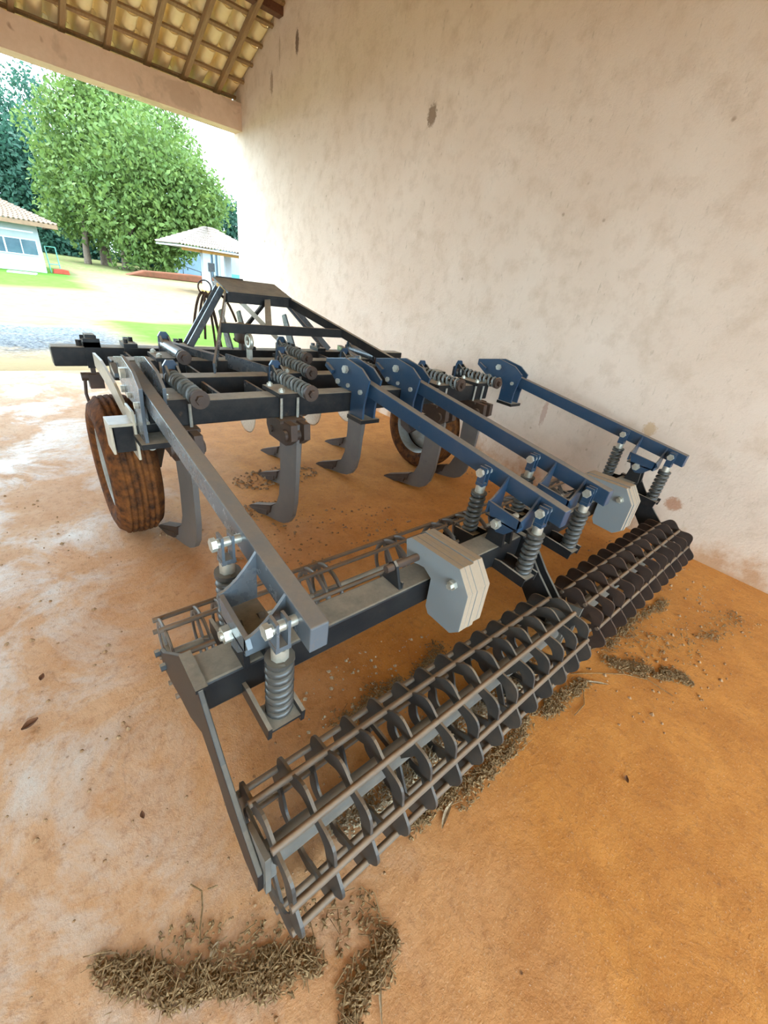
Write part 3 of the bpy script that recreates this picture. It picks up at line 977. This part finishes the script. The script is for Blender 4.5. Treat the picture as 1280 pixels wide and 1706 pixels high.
obj('mast_brace', MB().bar((1.62, YM - 0.06, ZM - 0.02), (2.0, BY[3] + 0.1, BT + 0.01), 0.03, 0.04), M['cream'], mast, (0, 0, 0))
obj('mast_brace', MB().bar((1.85, YM - 0.06, ZM - 0.02), (1.52, BY[3] + 0.16, BT + 0.05), 0.022, 0.03), M['black'], mast, (0, 0, 0))
# coupling eye on the third toolbar
mb = MB()
mb.lathe([(-0.012, 0.028), (0.012, 0.028), (0.012, 0.06), (-0.012, 0.06)], 'x', 24, closed=True)
mb.box(-0.012, 0.012, -0.03, 0.03, -0.13, -0.055)
obj('coupling_eye', mb, M['zinc'], root, (1.42, BY[2] + 0.06, 1.08))
mb = MB()
mb.lathe([(0.0, 0.0), (0.0, 0.075), (0.03, 0.085), (0.06, 0.075), (0.06, 0.0)], 'x', 24)
mb.box(0.02, 0.04, -0.03, 0.03, -0.13, -0.06)
obj('coupling_drum', mb, M['rust'], root, (1.44, BY[2] + 0.34, 1.10))
# hydraulic hoses looped over a hook
mb = MB()
def loop(x, y, top, w, h, r=0.011):
    P = []
    for k in range(13):
        t = k / 12
        P.append((x - w / 2 + w * t, y + 0.03 * math.sin(3 * t), top - h * (2 * t - 1) ** 2 * (1 + 0.2 * t)))
    mb.tube(P, r, 7)
hx, hy = 1.36, 4.05
loop(hx, hy, 1.345, 0.26, 0.40)
loop(hx + 0.03, hy + 0.02, 1.335, 0.20, 0.36)
loop(hx + 0.02, hy - 0.02, 1.35, 0.09, 0.38)
loop(hx + 0.12, hy - 0.02, 1.345, 0.30, 0.18)
mb.lathe([(-0.006, 0.05), (0.006, 0.05), (0.006, 0.06), (-0.006, 0.06)], 'y', 20, (hx + 0.01, hy, 1.385), closed=True)
obj('hydraulic_hose', mb, M['hose'], mast, (0, 0, 0))

# ================================================================== BACKGROUND
def leaf_material(name, c1, c2, c3):
    m, N, L, B = new_mat(name)
    p = position(N)
    n1 = noise(N, L, p, 0.5, 4, 0.6)
    n2 = noise(N, L, p, 3.0, 3, 0.6)
    c = mixc(N, L, maprange(N, L, n1, 0.35, 0.65), c1, c2)
    c = mixc(N, L, maprange(N, L, n2, 0.5, 0.75), c, c3)
    L.new(c, B.inputs['Base Color'])
    B.inputs['Roughness'].default_value = 0.6
    B.inputs['Specular IOR Level'].default_value = 0.2
    t = N.new('ShaderNodeBsdfTranslucent')
    L.new(c, t.inputs['Color'])
    mx = N.new('ShaderNodeMixShader')
    mx.inputs[0].default_value = 0.35
    L.new(B.outputs[0], mx.inputs[1])
    L.new(t.outputs[0], mx.inputs[2])
    L.new(mx.outputs[0], N['Material Output'].inputs['Surface'])
    return m
M['leaf'] = leaf_material('bright_foliage', (0.06, 0.105, 0.022), (0.10, 0.145, 0.03), (0.15, 0.19, 0.055))
M['leafd'] = leaf_material('bluish_foliage', (0.015, 0.05, 0.032), (0.03, 0.08, 0.048), (0.05, 0.11, 0.065))
M['bark'] = plain_mat('tree_bark', (0.14, 0.10, 0.07), (0.07, 0.05, 0.035), 6, 0.9)
NP = np.random.default_rng(5)
def foliage(blobs, leaf, dens, shell=0.5):
    V = []
    for (x, y, z, r) in blobs:
        n = int(dens * r * r)
        d = NP.normal(size=(n, 3))
        d /= np.linalg.norm(d, axis=1)[:, None]
        rad = r * (shell + (1 - shell) * NP.random(n)) * (1 + 0.16 * np.sin(d[:, 0] * 7 + x) * np.cos(d[:, 2] * 6 + y))
        c = np.array([x, y, z]) + d * rad[:, None] * np.array([1, 1, 0.92])
        a = NP.normal(size=(n, 3)) + d * 0.3
        a /= np.linalg.norm(a, axis=1)[:, None]
        b = np.cross(a, NP.normal(size=(n, 3)))
        b /= np.linalg.norm(b, axis=1)[:, None]
        s = leaf * (0.6 + 0.8 * NP.random(n))[:, None]
        q = np.stack([c - a * s, c + b * s * 0.55, c + a * s, c - b * s * 0.55], 1)
        V.append(q.reshape(-1, 3))
    V = np.concatenate(V)
    V[:, 2] = np.maximum(V[:, 2], -0.5)
    return V
def foliage_mesh(name, V, mat):
    me = bpy.data.meshes.new(name)
    n = len(V)
    me.vertices.add(n)
    me.vertices.foreach_set('co', V.ravel().astype(np.float32))
    me.loops.add(n)
    me.loops.foreach_set('vertex_index', np.arange(n, dtype=np.int32))
    me.polygons.add(n // 4)
    me.polygons.foreach_set('loop_start', np.arange(0, n, 4, dtype=np.int32))
    me.update()
    me.validate()
    me.materials.append(mat)
    return me
TREES = [
    ('broadleaf_tree', 'bright green broad tree at left of the pair, tall crown over two trunks', 'leaf', 0.24, 120, 0.5, (8.2, 60.2), [(11.8, 66.5, 13.2, 4.6), (13.3, 66.0, 14.5, 3.9), (10.6, 65.6, 10.6, 5.5), (9.3, 64.3, 7.1, 4.3), (10.3, 62.2, 5.7, 5.6), (8.2, 62.7, 3.7, 3.0), (13.4, 63.5, 11.3, 4.4)]),
    ('broadleaf_tree', 'largest bright green tree with rounded crown, just left of the kiosk', 'leaf', 0.24, 120, 0.5, (10.96, 56.2), [(13.3, 59.3, 8.7, 5.6), (15.1, 56.9, 8.0, 6.2), (12.8, 56.9, 5.0, 6.1), (16.0, 54.6, 6.1, 5.2), (18.0, 53.3, 6.9, 3.5), (13.3, 54.7, 2.8, 4.6), (15.0, 53.2, 3.6, 3.2), (17.6, 51.7, 5.6, 2.6)]),
    ('broadleaf_tree', 'mid green tree showing above and behind the two bright trees', 'leaf', 0.24, 100, 0.45, (19.2, 69.7), [(18.6, 71.3, 14.5, 4.7), (20.0, 69.2, 13.5, 4.1), (17.3, 71.2, 12.8, 3.3), (20.9, 67.1, 11.8, 3.2), (19.5, 69.7, 7.5, 4.0)]),
    ('forest_tree', 'tallest bluish green tree with thin airy crown at far left', 'leafd', 0.32, 18, 0.2, (10.6, 98.8), [(10.7, 102.4, 20.5, 4.2), (9.6, 104.2, 21.4, 2.8), (12.0, 99.9, 18.8, 4.0), (10.4, 99.8, 16.6, 4.8), (11.6, 97.3, 14.9, 4.8), (10.2, 95.5, 10.9, 6.4), (9.8, 92.7, 6.6, 6.2)]),
    ('forest_tree', 'dark bluish green tree rising behind the white building', 'leafd', 0.3, 75, 0.35, (5.6, 89.3), [(5.3, 90.9, 11.0, 6.1), (5.0, 88.5, 7.5, 7.9), (7.1, 85.7, 6.5, 6.4), (3.1, 88.5, 5.2, 6.6), (6.1, 93.4, 15.3, 3.1), (6.8, 88.6, 9.9, 6.0)]),
    ('forest_tree', 'dark undergrowth clump right of the white building corner', 'leafd', 0.3, 75, 0.35, (8.4, 83.6), [(9.2, 83.1, 1.7, 4.0), (7.8, 84.9, 2.2, 3.8), (10.8, 80.7, 0.8, 3.4), (8.1, 82.7, 0.3, 3.0), (6.3, 86.6, 2.6, 4.5)]),
    ('forest_tree', 'bluish green tree between the kiosk roof and the shed wall', 'leafd', 0.3, 75, 0.35, (28.6, 74.7), [(29.6, 75.0, 8.3, 2.6), (28.4, 74.0, 5.6, 3.5), (29.9, 73.4, 6.6, 2.9), (27.1, 73.7, 3.5, 3.3), (28.0, 77.6, 9.7, 2.5)]),
    ('forest_tree', 'low dark foliage seen beneath the bright crowns, behind their trunks', 'leafd', 0.3, 75, 0.35, (19.4, 76.6), [(14.6, 80.7, 1.1, 4.1), (17.4, 77.7, 0.8, 3.5), (21.2, 74.6, 1.5, 3.5), (24.1, 72.8, 2.7, 3.9), (19.5, 77.1, 2.7, 4.7)]),
]
for (nm, lab, mk, leaf, dens, shell, b, blobs) in TREES:
    t = thing(nm, lab, 'tree', (b[0], b[1], -0.55), 'trees beyond the yard')
    top = max(blobs, key=lambda q: q[2])
    mb = MB()
    trunks = [(b[0], b[1])] if nm != 'broadleaf_tree' or top[2] < 14.4 or b[0] > 15 else [(b[0], b[1]), (b[0] + 1.9, b[1] + 2.5), (b[0] + 2.5, b[1] + 3.4)]
    for (tx, ty) in trunks:
        mb.tube([(tx - b[0], ty - b[1], 0), (tx - b[0] + 0.1, ty - b[1] + 0.1, 2.0), ((blobs[0][0] + tx) / 2 - b[0], (blobs[0][1] + ty) / 2 - b[1], blobs[0][2] * 0.55 + 0.8), (top[0] - b[0], top[1] - b[1], top[2])], 0.3, 8, rs=[0.36, 0.28, 0.22, 0.05])
    for q in blobs[1:4]:
        mb.tube([(0.1, 0.1, 1.9), (q[0] - b[0], q[1] - b[1], max(q[2], 2.2) + 0.4)], 0.12, 6, rs=[0.16, 0.04])
    obj('trunk', mb, M['bark'], t, (b[0], b[1], -0.55))
    V = foliage(blobs, leaf, dens, shell)
    V -= np.array([b[0], b[1], -0.55])
    o = bpy.data.objects.new('foliage', foliage_mesh('foliage', V, M[mk]))
    link(o, t, (b[0], b[1], -0.55))
    o['kind'] = 'stuff'

# ---- white building at the left
M['white'] = plain_mat('white_plaster', (0.30, 0.32, 0.33), (0.25, 0.27, 0.28), 1.5, 0.85, 0.05)
M['glassdark'] = plain_mat('dark_glazing', (0.03, 0.06, 0.08), (0.06, 0.10, 0.12), 1.2, 0.08, 0)
M['alu'] = plain_mat('pale_window_frame', (0.5, 0.55, 0.56), (0.42, 0.46, 0.48), 4, 0.4, 0, 0.3)
M['rooftile'] = plain_mat('weathered_roof_tile', (0.13, 0.08, 0.055), (0.20, 0.14, 0.10), 5, 0.85, 0.1)
M['eave'] = plain_mat('eave_boards', (0.20, 0.12, 0.07), (0.13, 0.08, 0.05), 4, 0.8)
G = -0.55
def tiled_slope(p00, p10, p01, p11, ncol, nrow, amp=0.05):
    """a roof slope of tile courses: bilinear patch with rounded columns and stepped rows"""
    P = [np.array(q, float) for q in (p00, p10, p01, p11)]
    nrm = np.cross(P[1] - P[0], P[2] - P[0]); nrm /= np.linalg.norm(nrm)
    if nrm[2] < 0: nrm = -nrm
    mb = MB()
    cu = ncol * 4
    for r in range(nrow):
        v = []
        for e, lift in ((0, 0.05), (1, 0.0)):
            w = (r + e * 1.05) / nrow
            for i in range(cu + 1):
                u = i / cu
                p = (P[0] * (1 - u) + P[1] * u) * (1 - w) + (P[2] * (1 - u) + P[3] * u) * w
                v.append(p + nrm * (amp * math.sin(2 * PI * ncol * u) + lift + 0.05))
        n = cu + 1
        mb.add(v, [(i, i + 1, n + i + 1, n + i) for i in range(cu)], True)
        mb.add(list(v[:n]) + [q - nrm * 0.06 for q in v[:n]], [(i, n + i, n + i + 1, i + 1) for i in range(cu)])
    return mb
bt = thing('white_building', 'low white plastered building with tiled hip roof and long dark window, at far left', 'building', (2.75, 37.6, G))
bo = (2.75, 37.6, G)
H1 = 2.75
obj('wall', MB().box(-12, 0, 0, 7, 0, H1), M['white'], bt, bo)
obj('frieze', MB().box(-12, -0.25, -0.04, 0, H1 - 0.62, H1 - 0.55), M['alu'], bt, bo)
wf = obj('window', MB().box(-9.5, -0.18, -0.05, -0.01, 0.90, 1.78), M['alu'], bt, bo)
for x0, x1 in ((-0.95, -0.24), (-1.72, -1.0), (-2.55, -1.80), (-3.4, -2.6), (-4.2, -3.45), (-5.0, -4.25)):
    obj('pane', MB().box(x0, x1, -0.065, -0.052, 0.95, 1.73), M['glassdark'], wf, bo)
ev = [(-12.9, -1.0, H1 - 0.05), (0.95, -1.0, H1 - 0.05), (0.95, 8, H1 - 0.05), (-12.9, 8, H1 - 0.05)]
rf = obj('roof', tiled_slope(ev[0], ev[1], (-10, 3.4, H1 + 1.35), (-2.6, 3.4, H1 + 1.35), 60, 14), M['rooftile'], bt, bo)
mb = tiled_slope(ev[1], ev[2], (-2.6, 3.4, H1 + 1.35), (-2.6, 3.6, H1 + 1.35), 36, 14)
obj('roof_end', mb, M['rooftile'], bt, bo)
mb = MB()
mb.box(-12.9, 0.95, -1.0, 8, H1 - 0.14, H1 - 0.06)
mb.box(-12.9, 0.95, -1.03, -0.95, H1 - 0.24, H1 - 0.02)
mb.box(0.90, 0.98, -1.0, 8, H1 - 0.24, H1 - 0.02)
obj('eave', mb, M['eave'], bt, bo)
# green rack and red kerb beside it
M['red'] = plain_mat('red_paint', (0.30, 0.05, 0.03), (0.22, 0.04, 0.02), 3, 0.6)
M['green'] = plain_mat('green_rack_paint', (0.10, 0.30, 0.22), (0.07, 0.22, 0.17), 3, 0.5)
rk = thing('pipe_rack', 'thin green pipe rack leaning beside the white building corner', 'rack', (3.05, 38.6, G))
mb = MB()
for dx in (0.0, 0.55):
    mb.tube([(dx, 0, 0), (dx - 0.05, 0.1, 1.5)], 0.035, 6)
obj('upright', mb, M['green'], rk, (3.05, 38.6, G))
mb = MB()
mb.tube([(0, 0, 0.5), (0.55, 0, 0.5)], 0.03, 6)
mb.tube([(-0.05, 0.1, 1.5), (0.5, 0.1, 1.5)], 0.03, 6)
obj('rail', mb, M['green'], rk, (3.05, 38.6, G))
kb = obj('flower_kerb', MB().prism([(0, 0), (0.9, 0), (0.86, 0.26), (0.5, 0.30), (0.05, 0.26)], 0, 0.4, 'y'), M['red'], None, (3.1, 37.9, G), 0.02)
tag(kb, 'red painted kerb block on the grass by the white building corner', 'kerb')
sl = obj('paving_slab', MB().prism([(-0.7, -0.5), (0.6, -0.55), (0.75, 0.3), (0.2, 0.5), (-0.6, 0.4)], 0, 0.06, 'z'), M['white'], None, (1.35, 35.2, G + 0.002))
tag(sl, 'pale flat slab lying on the lawn before the white building', 'slab')

# ---- kiosk
ko = (10.96, 31.82, G)
kt = thing('kiosk', 'small open kiosk with pale tiled hip roof on a white column', 'shelter', ko)
mb = MB()
mb.box(-0.24, 0.24, -0.24, 0.24, 0.25, 2.62)
obj('column', mb, M['white'], kt, ko)
M['ochre'] = plain_mat('ochre_paint', (0.36, 0.21, 0.07), (0.28, 0.16, 0.05), 3, 0.8)
obj('column_base', MB().prism([(-0.32, 0), (0.32, 0), (0.3, 0.3), (-0.3, 0.3)], -0.32, 0.32), M['ochre'], kt, ko)
mb = MB()
mb.box(-0.28, 0.28, -0.28, 0.28, 2.45, 2.78)
mb.box(-1.4, 3.2, -0.16, 0.16, 2.45, 2.64)
obj('beam', mb, M['ochre'], kt, ko)
mb = mesh('rear_column', MB().box(-0.2, 0.2, -0.2, 0.2, 0, 2.62), M['white'])
for (x, y) in ((2.9, 0), (2.9, 3.7)):
    obj('rear_column', mb, None, kt, (ko[0] + x, ko[1] + y, G))
e = [(-1.8, -0.8, 2.72), (3.9, -0.8, 2.72), (3.9, 4.4, 2.72), (-1.8, 4.4, 2.72)]
ap0, ap1 = (0.75, 1.8, 3.95), (1.2, 1.8, 3.95)
M['paletile'] = plain_mat('pale_roof_tile', (0.20, 0.15, 0.12), (0.27, 0.22, 0.18), 5, 0.85, 0.1)
obj('roof', tiled_slope(e[0], e[1], ap0, ap1, 30, 9), M['paletile'], kt, ko)
obj('roof_end', tiled_slope(e[3], e[0], ap0, ap0, 26, 9), M['paletile'], kt, ko)
obj('roof_end', tiled_slope(e[1], e[2], ap1, ap1, 26, 9), M['paletile'], kt, ko)
obj('eave', MB().box(-1.8, 3.9, -0.8, 4.4, 2.62, 2.70), M['white'], kt, ko)
mb = MB()
mb.box(0.05, 0.45, -0.34, -0.24, 1.45, 1.95)
mb.tube([(0.2, -0.3, 1.45), (0.2, -0.32, 0.9), (0.4, -0.3, 0.6)], 0.03, 6)
obj('meter_box', mb, M['black'], kt, ko)
# ---- blue-white hall beyond the kiosk
ho = (18.4, 65.0, G)
ht = thing('blue_hall', 'pale blue walled hall behind the kiosk, partly hidden by the tree', 'building', ho)
M['blue'] = plain_mat('pale_blue_wall', (0.15, 0.21, 0.27), (0.18, 0.24, 0.29), 1.2, 0.7, 0.05)
obj('wall', MB().prism([(0, 0), (14, 0), (14, 3.7), (0, 3.7)], 0, 0.3, 'y'), M['blue'], ht, ho)
mb = MB()
obj('roof', tiled_slope((-0.8, -0.9, 3.7), (14.5, -0.9, 3.7), (-0.8, 3.5, 4.9), (14.5, 3.5, 4.9), 50, 8), M['paletile'], ht, ho)
post = mesh('post', MB().box(-0.14, 0.14, -0.3, -0.02, 0, 3.7), M['white'])
for x in (0.3, 5.0, 5.6, 9.0):
    obj('post', post, None, ht, (ho[0] + x, ho[1], G))
mb = MB()
mb.tube([(0, 0, 0), (0, 0, 1.0), (2.2, 0, 0.55), (2.2, 0, 0)], 0.05, 6)
hr = obj('handrail', mb, M['black'], None, (18.6, 62.4, G))
tag(hr, 'dark sloping handrail in front of the pale blue hall', 'railing')
# low red earth bank before it
mb = MB()
bp = [(-3.5, 0), (-2, 0.5), (2, 0.62), (5, 0.6), (7, 0.5), (8, 0)]
mb.prism(bp, 0, 1.3, 'y')
M['redearth'] = plain_mat('red_earth', (0.14, 0.045, 0.025), (0.09, 0.04, 0.02), 2, 0.95, 0.4, 0, 0.08)
bk = obj('earth_bank', mb, M['redearth'], None, (12.6, 46.5, G), 0.1)
tag(bk, 'low bank of bare red earth below the pale blue hall', 'bank')
# white tank cabinet with a teal stripe, orange crate
co = (14.6, 36.6, G)
ct = thing('white_cabinet', 'white cabinet with a teal stripe at the edge of the shed wall', 'cabinet', co)
obj('body', MB().box(-0.45, 1.6, 0, 1.2, 0, 2.6), M['white'], ct, co, 0.03)
M['teal'] = plain_mat('teal_paint', (0.05, 0.42, 0.50), (0.04, 0.36, 0.44), 2, 0.5)
obj('stripe', MB().box(-0.46, 1.61, -0.02, 0, 1.05, 1.35), M['teal'], ct, co)
cr = obj('orange_crate', MB().box(-0.35, 0.35, -0.3, 0.3, 0, 0.62), M['ochre'], None, (13.35, 36.0, G), 0.02)
tag(cr, 'orange crate standing between the kiosk column and white cabinet', 'crate')
gb = obj('grey_bin', MB().prism([(-0.25, 0), (0.25, 0), (0.3, 0.8), (-0.3, 0.8)], -0.25, 0.25, 'y'), M['greypipe'], None, (12.1, 34.3, G), 0.02)
tag(gb, 'grey bin standing just right of the kiosk column', 'bin')

# ================================================================== LITTER ON THE FLOOR
M['straw'] = plain_mat('dry_straw', (0.36, 0.23, 0.11), (0.11, 0.052, 0.022), 120, 0.9, 0)
M['clod'] = plain_mat('soil_clod', (0.26, 0.13, 0.06), (0.40, 0.25, 0.14), 25, 0.95, 0.3)
M['palestraw'] = plain_mat('pale_husk', (0.58, 0.46, 0.30), (0.26, 0.16, 0.09), 90, 0.85, 0)
M['leafdry'] = plain_mat('dry_leaf', (0.13, 0.055, 0.03), (0.22, 0.10, 0.05), 20, 0.8, 0)
def straw_heap(cx, cy, rx, ry, rot, n, h, seed):
    q = random.Random(seed)
    mb = MB()
    lumps = []
    for i in range(15):
        t = -0.95 + 1.9 * i / 14
        lumps.append((t + q.uniform(-0.08, 0.08), q.uniform(-0.4, 0.4), q.uniform(0.3, 0.8)))
    for i in range(int(n * 1.05)):
        c = lumps[int(len(lumps) * q.random())]
        a = q.uniform(0, 2 * PI); rr = q.random() ** 0.7 * c[2]
        lx, ly = rx * (c[0] + rr * math.cos(a) * 0.5), ry * (c[1] + rr * math.sin(a))
        rr = rr / c[2]
        x = lx * math.cos(rot) - ly * math.sin(rot)
        y = lx * math.sin(rot) + ly * math.cos(rot)
        l = q.uniform(0.005, 0.018) if q.random() < 0.88 else q.uniform(0.025, 0.06)
        w = q.uniform(0.0012, 0.003) if l > 0.02 else q.uniform(0.002, 0.008)
        d = q.uniform(0, PI); tl = q.uniform(-0.5, 0.5)
        z = 0.002 + h * q.random() * max(0, 1 - rr) * c[2] * 0.7
        dx, dy, dz = math.cos(d) * l / 2, math.sin(d) * l / 2, tl * l / 2
        z += abs(dz) + 0.001
        ux, uy = -math.sin(d) * w / 2, math.cos(d) * w / 2
        mb.add([(x - dx - ux, y - dy - uy, z - dz), (x - dx + ux, y - dy + uy, z - dz), (x + dx + ux, y + dy + uy, z + dz), (x + dx - ux, y + dy - uy, z + dz), (x, y, z + w * 0.8)],
               [(0, 3, 2, 1), (0, 1, 4), (1, 2, 4), (2, 3, 4), (3, 0, 4)])
    return mb
def heap(label, cx, cy, rx, ry, rot, n, h, seed, mat='straw'):
    o = obj('straw_heap', straw_heap(cx, cy, rx, ry, rot, n, h, seed), M[mat], None, (cx, cy, 0.0), recalc=False)
    tag(o, label, 'straw', 'straw heaps on the floor', 'stuff')

heap('long straggling heap of brown straw on the floor nearest the camera', 0.0, 0.41, 0.19, 0.055, -0.65, 1500, 0.030, 1)
heap('thin scatter of straw left of the longest straw heap', -0.155, 0.565, 0.06, 0.03, -0.6, 160, 0.012, 2)
heap('small straw heap right of the longest heap, below the roller end', 0.185, 0.30, 0.075, 0.05, -0.5, 420, 0.02, 3)
heap('loose straw lying below the roller end at the bottom edge', 0.345, 0.155, 0.10, 0.06, 0.2, 620, 0.022, 4)
heap('round straw heap on the red floor behind the joint of the rear rollers', 2.19, 0.085, 0.20, 0.07, -0.85, 1300, 0.03, 5)
heap('straw along the rear edge of the near roller, by its middle', 1.12, 0.30, 0.24, 0.055, 0.0, 900, 0.02, 6)
heap('pale straw and husks under the near roller close to its left third', 0.80, 0.335, 0.13, 0.05, 0.0, 420, 0.016, 7)
heap('straw at the inner end of the near roller, beside the joint', 1.62, 0.285, 0.18, 0.06, -0.1, 800, 0.022, 8)
heap('chaff heap under the near roller, seen through its rings', 1.05, 0.50, 0.55, 0.13, 0.0, 2600, 0.035, 9, 'palestraw')
heap('straw and soil between the roller beam and the near roller', 0.86, 0.80, 0.18, 0.07, 0.1, 520, 0.015, 10)
heap('straw crumbs below the nearest weights', 1.22, 0.80, 0.14, 0.06, 0.3, 380, 0.012, 11)
heap('thin chaff along the rear of the far roller', 2.55, 0.29, 0.40, 0.07, -0.08, 900, 0.012, 12)
def clods(cx, cy, rx, ry, n, seed, smin=0.006, smax=0.022):
    q = random.Random(seed)
    mb = MB()
    for i in range(n):
        a = q.uniform(0, 2 * PI); rr = math.sqrt(q.random())
        x, y = rx * rr * math.cos(a), ry * rr * math.sin(a)
        r = smin + (smax - smin) * q.random() ** 3
        v = [(x + r * q.uniform(0.7, 1.2) * math.cos(k * PI / 2.5 + 1), y + r * q.uniform(0.7, 1.2) * math.sin(k * PI / 2.5 + 1), 0.0005) for k in range(5)]
        v.append((x + r * q.uniform(-0.3, 0.3), y + r * q.uniform(-0.3, 0.3), r * q.uniform(0.7, 1.3)))
        mb.add(v, [(0, 1, 5), (1, 2, 5), (2, 3, 5), (3, 4, 5), (4, 0, 5), (4, 3, 2, 1, 0)])
    return mb
def clod(label, cx, cy, rx, ry, n, seed, mat='clod', **k):
    o = obj('soil_crumbs', clods(cx, cy, rx, ry, n, seed, **k), M[mat], None, (cx, cy, 0.001))
    tag(o, label, 'soil', 'soil crumbs on the floor', 'stuff')
clod('soil crumbs scattered before the second tine of the rear row', 1.12, 2.55, 0.22, 0.14, 110, 21)
clod('soil crumbs around the tines of the second row', 1.52, 3.02, 0.42, 0.20, 260, 22)
clod('soil crumbs by the foot of the left rear tine', 0.58, 2.52, 0.13, 0.12, 60, 23)
clod('soil crumbs strewn across the floor between the tines and the front rollers', 1.4, 2.0, 0.75, 0.35, 200, 24, smax=0.016)
clod('small soil crumbs under the roller beam', 0.95, 0.85, 0.45, 0.2, 120, 25, 'palestraw', smin=0.004, smax=0.012)
clod('soil crumbs on the red floor right of the rollers', 2.6, 0.1, 0.9, 0.35, 160, 26, smax=0.013)
clod('tiny crumbs on the pale floor left of the machine', -0.3, 2.2, 0.5, 1.3, 150, 27, smin=0.003, smax=0.012)
clod('soil crumbs along the foot of the wall', 3.4, 1.0, 0.35, 1.6, 140, 28, smax=0.014)
clod('tiny crumbs around the nearest straw heap', 0.15, 0.55, 0.5, 0.4, 150, 29, smin=0.002, smax=0.007)
def leaf(label, x, y, l, w, rot, mat, curl=0.3, name='dry_leaf', cat='leaf'):
    mb = MB()
    up, dn = [], []
    N_ = 9
    for i in range(N_):
        t = i / (N_ - 1)
        ww = w * math.sin(PI * min(max(t, 0.04), 0.96)) ** 0.8
        z = 0.004 + curl * l * (2 * t - 1) ** 2 * 0.5
        for s_ in (-1, 0, 1):
            up.append(((t - 0.5) * l, s_ * ww / 2 + 0.15 * l * math.sin(2 * t), z + abs(s_) * ww * 0.25))
    dn = [(a, b, c - 0.0015) for a, b, c in up]
    f = []
    for i in range(N_ - 1):
        for s_ in range(2):
            k = i * 3 + s_
            f.append((k, k + 1, k + 4, k + 3))
            m_ = len(up)
            f.append((m_ + k, m_ + k + 3, m_ + k + 4, m_ + k + 1))
    mb.add(up + dn, f)
    o = obj(name, mb, M[mat], None, (x, y, 0), recalc=False)
    o.rotation_euler = (0, 0, rot)
    tag(o, label, cat, 'dry leaves and husks on the floor')
leaf('dark curled dry leaf lying alone on the pale floor at far left', -0.271, 1.435, 0.055, 0.032, 0.3, 'leafdry')
leaf('smaller dark dry leaf beyond the lone curled leaf at left', -0.218, 1.654, 0.035, 0.02, 1.1, 'leafdry')
leaf('dark leaf scrap on the floor left of the roller frame arm', -0.021, 0.888, 0.026, 0.014, 1.4, 'leafdry')
leaf('pale curved husk on the red floor beside the inner end of the near roller', 1.85, 0.215, 0.11, 0.014, -0.9, 'palestraw', 0.15, 'husk', 'husk')
leaf('broad pale husk strip by the lower edge of the near roller', 0.80, 0.275, 0.10, 0.018, 0.2, 'palestraw', 0.1, 'husk', 'husk')
leaf('long pale husk blade at the bottom edge, right of the nearest heap', 0.365, 0.105, 0.13, 0.008, 0.72, 'palestraw', 0.05, 'husk', 'husk')
leaf('striped husk lying on top of the longest straw heap', 0.045, 0.44, 0.04, 0.014, 0.5, 'palestraw', 0.2, 'husk', 'husk')
leaf('pale stalk at the left tip of the longest straw heap', -0.175, 0.60, 0.06, 0.006, -0.7, 'palestraw', 0.05, 'husk', 'husk')
leaf('small pale scrap on the red floor right of the near roller', 1.493, -0.075, 0.03, 0.016, 0.4, 'leafdry', 0.3)
def twig(label, pts, r=0.0022):
    x, y = pts[0]
    mb = MB()
    mb.tube([(a - x, b - y, r + 0.002 + 0.004 * (i % 2)) for i, (a, b) in enumerate(pts)], r, 6)
    o = obj('twig', mb, M['straw'], None, (x, y, 0))
    tag(o, label, 'twig', 'dry stems on the floor')
twig('thin dry twig on the pale floor left of the roller end', [(0.04, 0.62), (0.06, 0.585), (0.05, 0.55), (0.03, 0.51), (0.02, 0.48)])
twig('short twig lying beside the thin dry twig', [(0.075, 0.58), (0.10, 0.57)])
twig('long pale stem curving beside the round straw heap', [(1.80, 0.33), (1.92, 0.25), (2.05, 0.16), (2.12, 0.07), (2.13, -0.05)], 0.002)
twig('pale stem looping by the inner end of the near roller', [(1.78, 0.30), (1.75, 0.24), (1.68, 0.20), (1.58, 0.20)], 0.002)
twig('fine stem reaching from the joint of the rollers towards the wall', [(2.0, 0.36), (2.12, 0.33), (2.25, 0.32)], 0.002)
heap('sparse bits of straw strewn between the nearest heaps and the roller end', 0.16, 0.40, 0.32, 0.12, -0.5, 330, 0.006, 31)
heap('sparse brown chaff on the floor beside the foot of the wall', 2.75, 0.05, 0.55, 0.16, -0.3, 420, 0.006, 32)
